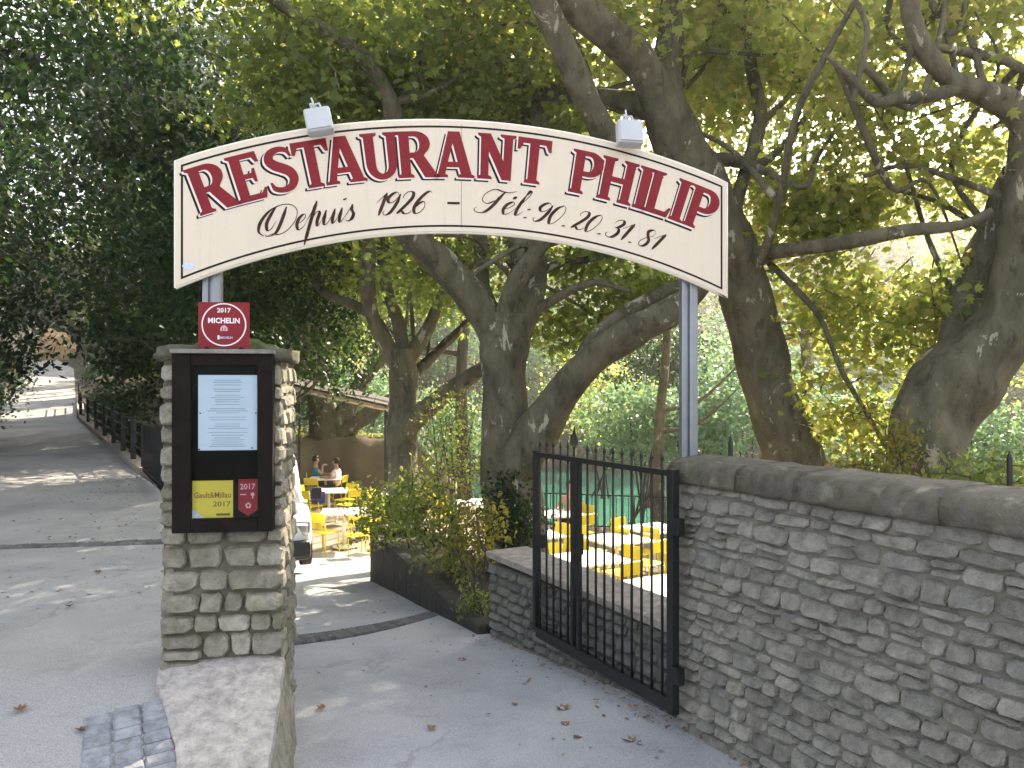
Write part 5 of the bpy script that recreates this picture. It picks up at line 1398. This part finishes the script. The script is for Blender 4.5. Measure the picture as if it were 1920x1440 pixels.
pp_ = Vector((float(x_path_l(36)) - .2, 35.6, float(z_left(35.6))))
q = Geo().tube([pp_, pp_ + Vector((0, 0, 1.7))], .09, 8); o = q.obj('wooden_post', M['greywood']); tag(o, 'grey wooden post at the near end of the low boundary wall', 'post')
# sunlit rock where the path bends away
bm = bmesh.new(); bmesh.ops.create_icosphere(bm, subdivisions=4, radius=1)
for v in bm.verts:
    from mathutils import noise as mn
    v.co = v.co * (1 + .22 * mn.noise(v.co * 2.3) + .08 * mn.noise(v.co * 7))
    v.co = Vector((v.co.x * 1.5, v.co.y * 2.4, v.co.z * 2.3))
me = bpy.data.meshes.new('rock_outcrop'); bm.to_mesh(me); bm.free()
o = link('rock_outcrop', me, M['ochre']); o.location = (-42.2, 71.5, 4.9); tag(o, 'sunlit ochre rock face where the path bends out of sight', 'rock')

# ------------------------------------------------------------------ courtyard furniture
def make_chair():
    t = empty('garden_chair', (0, 0, 0))
    Geo().box((0, 0, .445), (.43, .42, .022), bev=.008).obj('seat', M['yellow'], t)
    for sx in (-1, 1):
        Geo().tube([(sx * .19, .19, .44), (sx * .205, .215, 0)], .0125, 6).obj('leg', M['yellow'], t, True)
        Geo().tube([(sx * .205, -.23, 0), (sx * .195, -.19, .44), (sx * .195, -.215, .62), (sx * .195, -.245, .83)], .0125, 6).obj('leg', M['yellow'], t, True)
    m = Matrix.Rotation(R(9), 3, 'X')
    Geo().box((0, -.225, .735), (.40, .016, .20), bev=.006, rot=m).obj('backrest', M['yellow'], t)
    return t
def make_table():
    t = empty('bistro_table', (0, 0, 0))
    Geo().box((0, 0, .735), (.92, .92, .03), bev=.008).obj('table_top', M['table_white'], t)
    Geo().tube([(0, 0, .03), (0, 0, .72)], .035, 10).obj('leg', M['table_white'], t, True)
    Geo().lathe((0, 0, 0), [(.24, 0), (.24, .015), (.05, .035)], 20).obj('base', M['table_white'], t)
    return t
def copy_tree(o, parent=None):
    c = o.copy(); COL.objects.link(c)
    if parent is not None: c.parent = parent
    for ch in list(o.children): copy_tree(ch, c)
    return c
chair0, table0 = make_chair(), make_table()
used = {'c': False, 't': False}
def put(kind, x, y, rz, label, z=-1.59):
    src = chair0 if kind == 'c' else table0
    o = src if not used[kind] else copy_tree(src)
    used[kind] = True
    o.location = (x, y, z); o.rotation_euler = (0, 0, rz)
    tag(o, label, 'chair' if kind == 'c' else 'table', 'yellow garden chairs of the courtyard' if kind == 'c' else 'white bistro tables of the courtyard')
    return o
TABLES = [ # x, y, rotation, where, seats (angle, distance)
 (1.86, 9.75, .5, 'nearest white table by the gate hinge', [('near', 215, .62), ('drive-side', 150, .66), ('far', 35, .62), ('river-side', 300, .66)]),
 (1.14, 11.4, .5, 'white table behind the gate middle', [('near', 215, .62), ('drive-side', 130, .62), ('far', 35, .62), ('river-side', 310, .62)]),
 (2.55, 13.9, .5, 'white table before the courtyard railing', [('near', 215, .62), ('drive-side', 130, .62), ('far', 40, .62), ('river-side', 310, .62)]),
 (.95, 15.6, .3, 'far white table behind the gate lock', [('near', 220, .62), ('river-side', 310, .62), ('far', 45, .62)]),
 (-3.45, 15.9, .15, 'white table beyond the white van', [('near', 250, .72), ('drive-side', 190, .64), ('far', 60, .62), ('bed-side', 330, .85)]),
 (-4.55, 19.2, .2, 'white table by the blue panel', [('near', 240, .62), ('bed-side', 330, .62), ('far', 60, .62), ('drive-side', 160, .62)]),
 (-5.3, 22.0, .1, 'white table of the seated guests', [('near', 255, .64), ('drive-side', 180, .64)]),
 (3.05, 11.7, .5, 'second white table by the gate hinge', [('near', 215, .62), ('drive-side', 130, .62), ('far', 40, .62), ('river-side', 310, .62)]),
 (.35, 13.3, .4, 'white table right of the central trunk', [('near', 225, .62), ('river-side', 320, .62), ('far', 50, .62), ('drive-side', 140, .62)]),
 (1.75, 12.9, .5, 'white table midway behind the gate', [('near', 215, .62), ('river-side', 310, .62), ('far', 40, .62), ('drive-side', 130, .62)]),
 (-2.6, 18.4, .3, 'sunny white table beyond the bed shrubs', [('near', 240, .62), ('drive-side', 160, .62), ('far', 60, .62), ('bed-side', 330, .62)]),
 (-.9, 17.2, .4, 'white table hidden by bed shrubs', [('near', 235, .62), ('drive-side', 150, .62), ('far', 50, .62)]),
]
for (x, y, rz, where, seats) in TABLES:
    put('t', x, y, rz, where)
    for (nm, ang, dist) in seats:
        a = R(ang); cxx, cyy = x + math.cos(a) * dist, y + math.sin(a) * dist
        put('c', cxx, cyy, a + R(90) + rnd.uniform(-.15, .15), 'yellow chair on the %s side of the %s' % (nm.replace('-side', ''), where))
# the lone chair in front
put('c', -2.98, 14.9, R(20), 'yellow chair standing out in front beside the end of the planting bed')
q = Geo(); q.box((0, 0, 0), (.44, .02, .27), bev=.003); pnl = q.obj('blue_panel', M['blue']); pnl.location = (-4.72, 18.66, -.93); pnl.rotation_euler = (R(-6), 0, R(-12))
tag(pnl, 'small dark blue panel with a white emblem on a yellow chair back', 'panel')
q = Geo(); q.lathe((0.05, -.0125, -.02), [(.0005, -.001), (.05, -.001), (.05, 0)], 14, 'Y'); q.obj('emblem', M['white'], pnl)

# ---- guests
def skin_body(name, joints, edges, mat, parent, sub=2):
    me = bpy.data.meshes.new(name); me.from_pydata([j[0] for j in joints], edges, [])
    o = bpy.data.objects.new(name, me); COL.objects.link(o)
    o.modifiers.new('skin', 'SKIN'); sm = o.modifiers.new('sub', 'SUBSURF'); sm.levels = sub; sm.render_levels = sub
    for k, j in enumerate(joints):
        r_ = j[1] if isinstance(j[1], tuple) else (j[1], j[1])
        me.skin_vertices[0].data[k].radius = r_; me.skin_vertices[0].data[k].use_root = (k == 0)
    dg = bpy.context.evaluated_depsgraph_get()
    m2 = bpy.data.meshes.new_from_object(o.evaluated_get(dg)); bpy.data.objects.remove(o)
    m2.name = name; m2.polygons.foreach_set('use_smooth', [True] * len(m2.polygons)); m2.materials.clear()
    return link(name, m2, mat, parent)
def person(x, y, z, rz, shirt, label, arm_up=False):
    t = empty('person', (x, y, z), rz, label, 'person')
    J = [((0, 0, .50), (.13, .10)), ((0, .01, .68), (.12, .085)), ((0, .02, .90), (.14, .09)), ((0, .02, 1.02), (.055, .055)), ((0, .03, 1.10), (.05, .055)), ((0, .045, 1.18), (.075, .088)), ((0, .045, 1.27), (.068, .08))]
    E_ = [(0, 1), (1, 2), (2, 3), (3, 4), (4, 5), (5, 6)]
    for s in (-1, 1):
        b = len(J)
        el = (s * .24, .12, .78) if not arm_up else (s * .22, .20, .80); hd = (s * .12, .36, .77)
        if arm_up and s > 0: hd = (.08, .22, 1.06)
        J += [((s * .17, .02, .96), .05), (el, .04), (hd, .03), ((hd[0] * .8, hd[1] + .07, hd[2] + .01), .035), ((hd[0] * .7, hd[1] + .14, hd[2]), .016)]
        E_ += [(2, b), (b, b + 1), (b + 1, b + 2), (b + 2, b + 3), (b + 3, b + 4)]
        b = len(J)
        J += [((s * .09, .06, .48), .085), ((s * .12, .44, .50), .06), ((s * .12, .42, .10), .042), ((s * .12, .55, .04), .036)]
        E_ += [(0, b), (b, b + 1), (b + 1, b + 2), (b + 2, b + 3)]
    body = skin_body('body', J, E_, M['skin'], t)
    ns = Geo(); ns.lathe((0, .14, 1.19), [(.016, -.02), (.012, .0), (.003, .022)], 6); ns.obj('nose', M['skin'], t, True)
    T_ = [((0, 0, .52), (.145, .115)), ((0, .01, .68), (.138, .10)), ((0, .02, .90), (.158, .105)), ((0, .02, .985), (.075, .07))]
    TE = [(0, 1), (1, 2), (2, 3)]
    for s in (-1, 1):
        b = len(T_); T_ += [((s * .17, .02, .955), .064), ((s * .215, .08, .85), .056)]; TE += [(2, b), (b, b + 1)]
    skin_body('shirt', T_, TE, shirt, t)
    L_ = [((0, 0, .49), (.15, .12))]; LE_ = []
    for s in (-1, 1):
        b = len(L_); L_ += [((s * .09, .07, .48), .098), ((s * .12, .44, .50), .072), ((s * .12, .42, .16), .056)]; LE_ += [(0, b), (b, b + 1), (b + 1, b + 2)]
    skin_body('trousers', L_, LE_, M['denim'], t)
    bm = bmesh.new(); bmesh.ops.create_uvsphere(bm, u_segments=14, v_segments=10, radius=.098)
    bmesh.ops.delete(bm, geom=[v for v in bm.verts if v.co.z < -.06 or (v.co.y > .045 and v.co.z < .05)], context='VERTS')
    for v in bm.verts: v.co = Vector((v.co.x, v.co.y * 1.12 + .03, v.co.z * 1.15 + 1.235))
    me = bpy.data.meshes.new('hair'); bm.to_mesh(me); bm.free(); me.polygons.foreach_set('use_smooth', [True] * len(me.polygons))
    link('hair', me, M['hair'], t)
    return t
def seat_person(x, y, rz, shirt, label, up=False):
    put('c', x, y, rz, 'yellow chair under the person %s' % ' '.join(label.split('person ')[1].split()[:7])); person(x, y, -1.59, rz, shirt, label, up)
seat_person(-5.75, 22.55, R(-75), M['teal'], 'person in a teal top sitting at the far table beyond the van', True)
seat_person(-4.95, 21.9, R(80), M['pink'], 'person in a pale pink top sitting with back turned at the far table')
seat_person(1.25, 16.35, R(150), M['peach'], 'person with dark hair and peach top sitting behind the iron gate')

# ---- van
def van():
    t = empty('white_van', (-3.86, 11.75, -1.235), R(20), 'small white van parked nose to the camera, mostly hidden behind the pillar', 'van')
    # stations along y (front = 0): half width, z bottom, z top
    def loft(st, nm, mat, n=20):
        V, F = [], []
        for (y, hw, zb, zt, rd) in st:
            for k in range(n):
                a = 2 * math.pi * k / n; c_, s_ = math.cos(a), math.sin(a)
                e_ = rd
                x = hw * math.copysign(abs(c_) ** e_, c_); z = (zb + zt) / 2 + (zt - zb) / 2 * math.copysign(abs(s_) ** e_, s_)
                V.append((x, y, z))
        for i in range(len(st) - 1):
            for k in range(n):
                k2 = (k + 1) % n; F.append((i * n + k, i * n + k2, (i + 1) * n + k2, (i + 1) * n + k))
        F.append(tuple(range(n))[::-1]); F.append(tuple((len(st) - 1) * n + k for k in range(n)))
        return link(nm, pymesh(nm, V, F, True), mat, t)
    loft([(0.06, .62, .36, .70, .4), (.12, .76, .30, .80, .35), (.35, .83, .26, .90, .3), (.9, .85, .24, .99, .28), (1.2, .86, .24, 1.02, .28), (3.9, .86, .24, 1.04, .28), (4.05, .80, .30, 1.0, .3)], 'body', M['car_white'])
    loft([(.95, .74, .90, 1.0, .4), (1.25, .74, .9, 1.28, .35), (1.65, .72, .9, 1.66, .32), (2.0, .71, .9, 1.80, .3), (3.7, .70, .9, 1.80, .3), (3.98, .68, .9, 1.70, .3)], 'cabin', M['car_white'])
    q = Geo(); q.add([(-.60, 1.03, 1.04), (.60, 1.03, 1.04), (.56, 1.63, 1.62), (-.56, 1.63, 1.62)], [(0, 1, 2, 3)])
    for v in q.v: v.y -= .06; v.z += .03
    q.obj('windscreen', M['car_glass'], t)
    for s in (-1, 1):
        q = Geo(); q.add([(s * .745, 1.35, 1.08), (s * .745, 2.4, 1.08), (s * .725, 2.4, 1.60), (s * .725, 1.75, 1.60)], [(0, 1, 2, 3)]); q.obj('side_window', M['car_glass'], t)
        Geo().box((s * .64, .16, .70), (.30, .16, .20), bev=.05, rot=Matrix.Rotation(s * -.35, 3, 'Z')).obj('headlight', M['chrome'], t)
        Geo().box((s * .98, 1.22, 1.10), (.20, .10, .22), bev=.04).obj('mirror', M['black_plastic'], t)
        for y in (.75, 3.3):
            w = empty('wheel', (s * .76, y, .31)); w.parent = t
            Geo().lathe((0, 0, 0), [(.20, -.09), (.30, -.09), (.31, -.06), (.31, .06), (.30, .09), (.20, .09)], 22, 'X').obj('tyre', M['rubber'], w, True)
            Geo().lathe((0, 0, 0), [(.05, -.095), (.20, -.085), (.205, .085), (.05, .095)], 18, 'X').obj('rim', M['chrome'], w, True)
    Geo().box((0, .10, .38), (1.58, .30, .30), bev=.08).obj('bumper', M['black_plastic'], t)
    Geo().box((0, .07, .66), (.70, .06, .12), bev=.02).obj('grille', M['black_plastic'], t)
    Geo().box((0, -.06, .38), (.52, .012, .11), bev=.003).obj('number_plate', M['table_white'], t)
    Geo().box((.15, 1.02, 1.05), (.7, .02, .02)).obj('wiper', M['black_plastic'], t)
van()

# ---- shelter roof
sh = empty('shelter', (-4.3, 18.8, -1.6), 0, 'open shelter with a dark sloping tiled roof and pale eaves beam behind the pillar', 'shelter')
A_, B_ = P(545, 727, 18.5), P(728, 768, 18.5)
d_ = (B_ - A_).normalized(); up_ = Vector((0, 0, 1)); bk = Vector((-.1, .9, .16))
n = 7
for k in range(n):
    p0, p1 = A_.lerp(B_, k / n), A_.lerp(B_, (k + 1) / n - .008)
    V = [p0, p1, p1 + bk, p0 + bk]; V = [v + Vector((0, 0, .06)) for v in V] + [v + Vector((0, 0, .11)) for v in V]
    keep_world(link('roof_tile', pymesh('roof_tile', V, [(0, 3, 2, 1), (4, 5, 6, 7), (0, 1, 5, 4), (1, 2, 6, 5), (2, 3, 7, 6), (3, 0, 4, 7)]), M['rooftile']), sh)
keep_world(Geo().tube([A_, B_], .055, 4).obj('eaves_beam', M['beam']), sh)
for f, off in ((.03, 0), (.97, 0), (.03, 1), (.97, 1)):
    p = A_.lerp(B_, f) + bk * off * .95
    keep_world(Geo().tube([Vector((p.x, p.y, -1.62)), p + Vector((0, 0, .05))], .028, 8).obj('post', M['iron']), sh)

# ---- courtyard railing, lamp post, stakes
cr = empty('courtyard_railing', (.2, 17.6, -1.6), 0, 'low thin black railing along the river edge of the courtyard', 'railing')
ra, rb_ = Vector((-.3, 18.2, -1.6)), Vector((7.0, 16.2, -1.6))
for hz in (.15, .86): keep_world(Geo().tube([ra + Vector((0, 0, hz)), rb_ + Vector((0, 0, hz))], .018, 6).obj('rail', M['iron']), cr)
bm_ = Geo().tube([(0, 0, 0), (0, 0, .86)], .010, 5).mesh('bar', True)
for k in range(56):
    o = link('bar', bm_, M['iron']); o.location = ra.lerp(rb_, k / 55); keep_world(o, cr)
lp = empty('lamp_post', (1.13, 14.0, -1.6), 0, 'thin black lamp post with a small finial rising above the gate', 'lamp post')
Geo().tube([(0, 0, 0), (0, 0, 2.45)], [.045, .028], 8).obj('pole', M['iron'], lp, True)
Geo().lathe((0, 0, 2.2), [(.05, 0), (.075, .06), (.075, .2), (.03, .26), (.012, .38)], 10).obj('lantern', M['iron'], lp, True)
for (px, py, d, lab) in ((1370, 818, 6.2, 'slim iron stake behind the wall, just right of the sign post'), (1893, 846, 5.6, 'slim iron stake behind the wall at the right edge of the picture')):
    p = P(px, py, d); o = Geo().tube([(0, 0, 0), (0, 0, p.z + 1.6 - .05), (0, 0, p.z + 1.6)], [.022, .02, .006], 8).obj('fence_stake', M['iron'], None, True); o.location = (p.x, d, -1.6)
    tag(o, lab, 'stake', 'iron stakes behind the wall')

# ------------------------------------------------------------------ fallen leaves
def litter(name, n, fn, size, seed, label):
    rg = np.random.default_rng(seed)
    Cn = np.array([fn(rg) for _ in range(n)]); V, F = leaves(Cn, size, OVAL, rg, 0.0, .22, .25)
    o = link(name, npmesh(name, V, F), M['dead_leaf']); tag(o, label, 'leaf litter', None, 'stuff')
def along_wall(rg):
    if rg.uniform() < .6:
        s_ = rg.uniform(-.2, 2.4); d = abs(rg.normal()) * .07 + .03; p = wall_pt(s_, d, 0); y = p.y; return (p.x, y, float(z_drive(y)) + .055)
    s_ = rg.uniform(0, LL); d = abs(rg.normal()) * .10 + .03; p = low_pt(s_, d, 0); return (p.x, p.y, float(z_drive(p.y)) + .055)
litter('leaf_litter', 260, along_wall, .035, 601, 'crumbled brown leaf litter gathered at the foot of the right-hand walls')
def on_path(rg):
    y = rg.uniform(5.5, 15); x = float(x_path_r(y)) - abs(rg.normal()) * 1.3 - .05; return (x, y, float(z_left(y)) + .012)
litter('leaf_litter', 420, on_path, .045, 602, 'brown leaf litter scattered over the path before the railing')
def on_drv(rg):
    y = rg.uniform(3.4, 10.5); a_, b_ = float(x_drive_l(y)), float(x_drive_r(y)); x = b_ - .06 - abs(rg.normal()) * .4 if rg.uniform() < .7 else rg.uniform(a_, b_)
    return (x, y, float(z_drive(y)) + .012 + .05 * max(0, (x - a_) / (b_ - a_) - .4))
litter('leaf_litter', 150, on_drv, .035, 603, 'small brown leaf bits scattered along the edge of the drive')
def on_drive(px, py):
    k = (py - 735) / 1450; lo_, hi_ = 2.0, 20.0
    for _ in range(40):
        m = (lo_ + hi_) / 2
        x = (px - 960) / 1450 * m
        z = (z_drive(m) if x > -1.2 else z_left(m))
        if 1.6 - k * m > z: lo_ = m
        else: hi_ = m
    x = (px - 960) / 1450 * lo_
    return Vector((x, lo_, float(z_drive(lo_) if x > -1.2 else z_left(lo_)) + .035))
LV = [(1055, 1332, 1.2, 'largest curled brown leaf on the drive in front of the gate'), (1060, 1363, .7, 'small dark leaf just below the largest curled leaf'), (1085, 1388, .7, 'small tan leaf on the drive below the small dark leaf'),
      (1175, 1394, 1.1, 'crumpled brown leaf on the drive near the foot of the wall'), (1205, 1402, .8, 'dark leaf beside the crumpled brown leaf near the wall'), (865, 1241, .9, 'tan leaf in the middle of the drive past the drain'),
      (1022, 1255, .9, 'dark leaf on the drive below the foot of the low wall'), (965, 1255, .6, 'tiny dark leaf in the middle of the drive'), (808, 1370, .7, 'pale tan leaf low on the drive left of the other leaves'), (965, 1325, .5, 'tiny brown leaf left of the largest curled leaf'),
      (185, 1075, .9, 'dark leaf on the path just in front of the cobble strip'), (130, 1140, .9, 'dark leaf on the path left of the pillar foot'), (38, 1334, .9, 'brown leaf at the left edge of the path'), (150, 1374, .8, 'brown leaf on the path beside the paved gutter'), (600, 1315, .8, 'pale leaf on the drive close to the pillar')]
for k, (px, py, s_, lab) in enumerate(LV):
    bm = bmesh.new(); vv = [bm.verts.new((x * .085 * s_, (y - .5) * .085 * s_, .03 * s_ * (abs(x) * 1.3 + (y - .5) ** 2 * 1.2) + rnd.uniform(-.004, .004))) for x, y in LOBED]
    c = bm.verts.new((0, 0, -.004))
    for i in range(len(vv)): bm.faces.new((vv[i], vv[(i + 1) % len(vv)], c))
    me = bpy.data.meshes.new('fallen_leaf'); bm.to_mesh(me); bm.free()
    o = link('fallen_leaf', me, M['dead_leaf']); p = on_drive(px, py); o.location = p - Vector((0, 0, .022)); o.rotation_euler = (rnd.uniform(-.2, .2), rnd.uniform(-.2, .2), rnd.uniform(0, 6.28))
    tag(o, lab, 'leaf', 'fallen leaves on the ground')

# ------------------------------------------------------------------ air: thin even haze added to stand in for lens-flare glow
hz_mat = bpy.data.materials.new('flare_haze'); hz_mat.use_nodes = True
t_ = hz_mat.node_tree; t_.nodes.clear()
ho = t_.nodes.new('ShaderNodeOutputMaterial'); hvn = t_.nodes.new('ShaderNodeVolumePrincipled')
hvn.inputs['Density'].default_value = 0.0019; hvn.inputs['Anisotropy'].default_value = 0.72
hvn.inputs['Color'].default_value = (1.0, 0.97, 0.90, 1)
t_.links.new(hvn.outputs[0], ho.inputs['Volume'])
hz = Geo().box((0, 40, 22), (1900, 1900, 54)).obj('flare_haze', hz_mat)
hz['kind'] = 'stuff'
SC.cycles.volume_bounces = 0
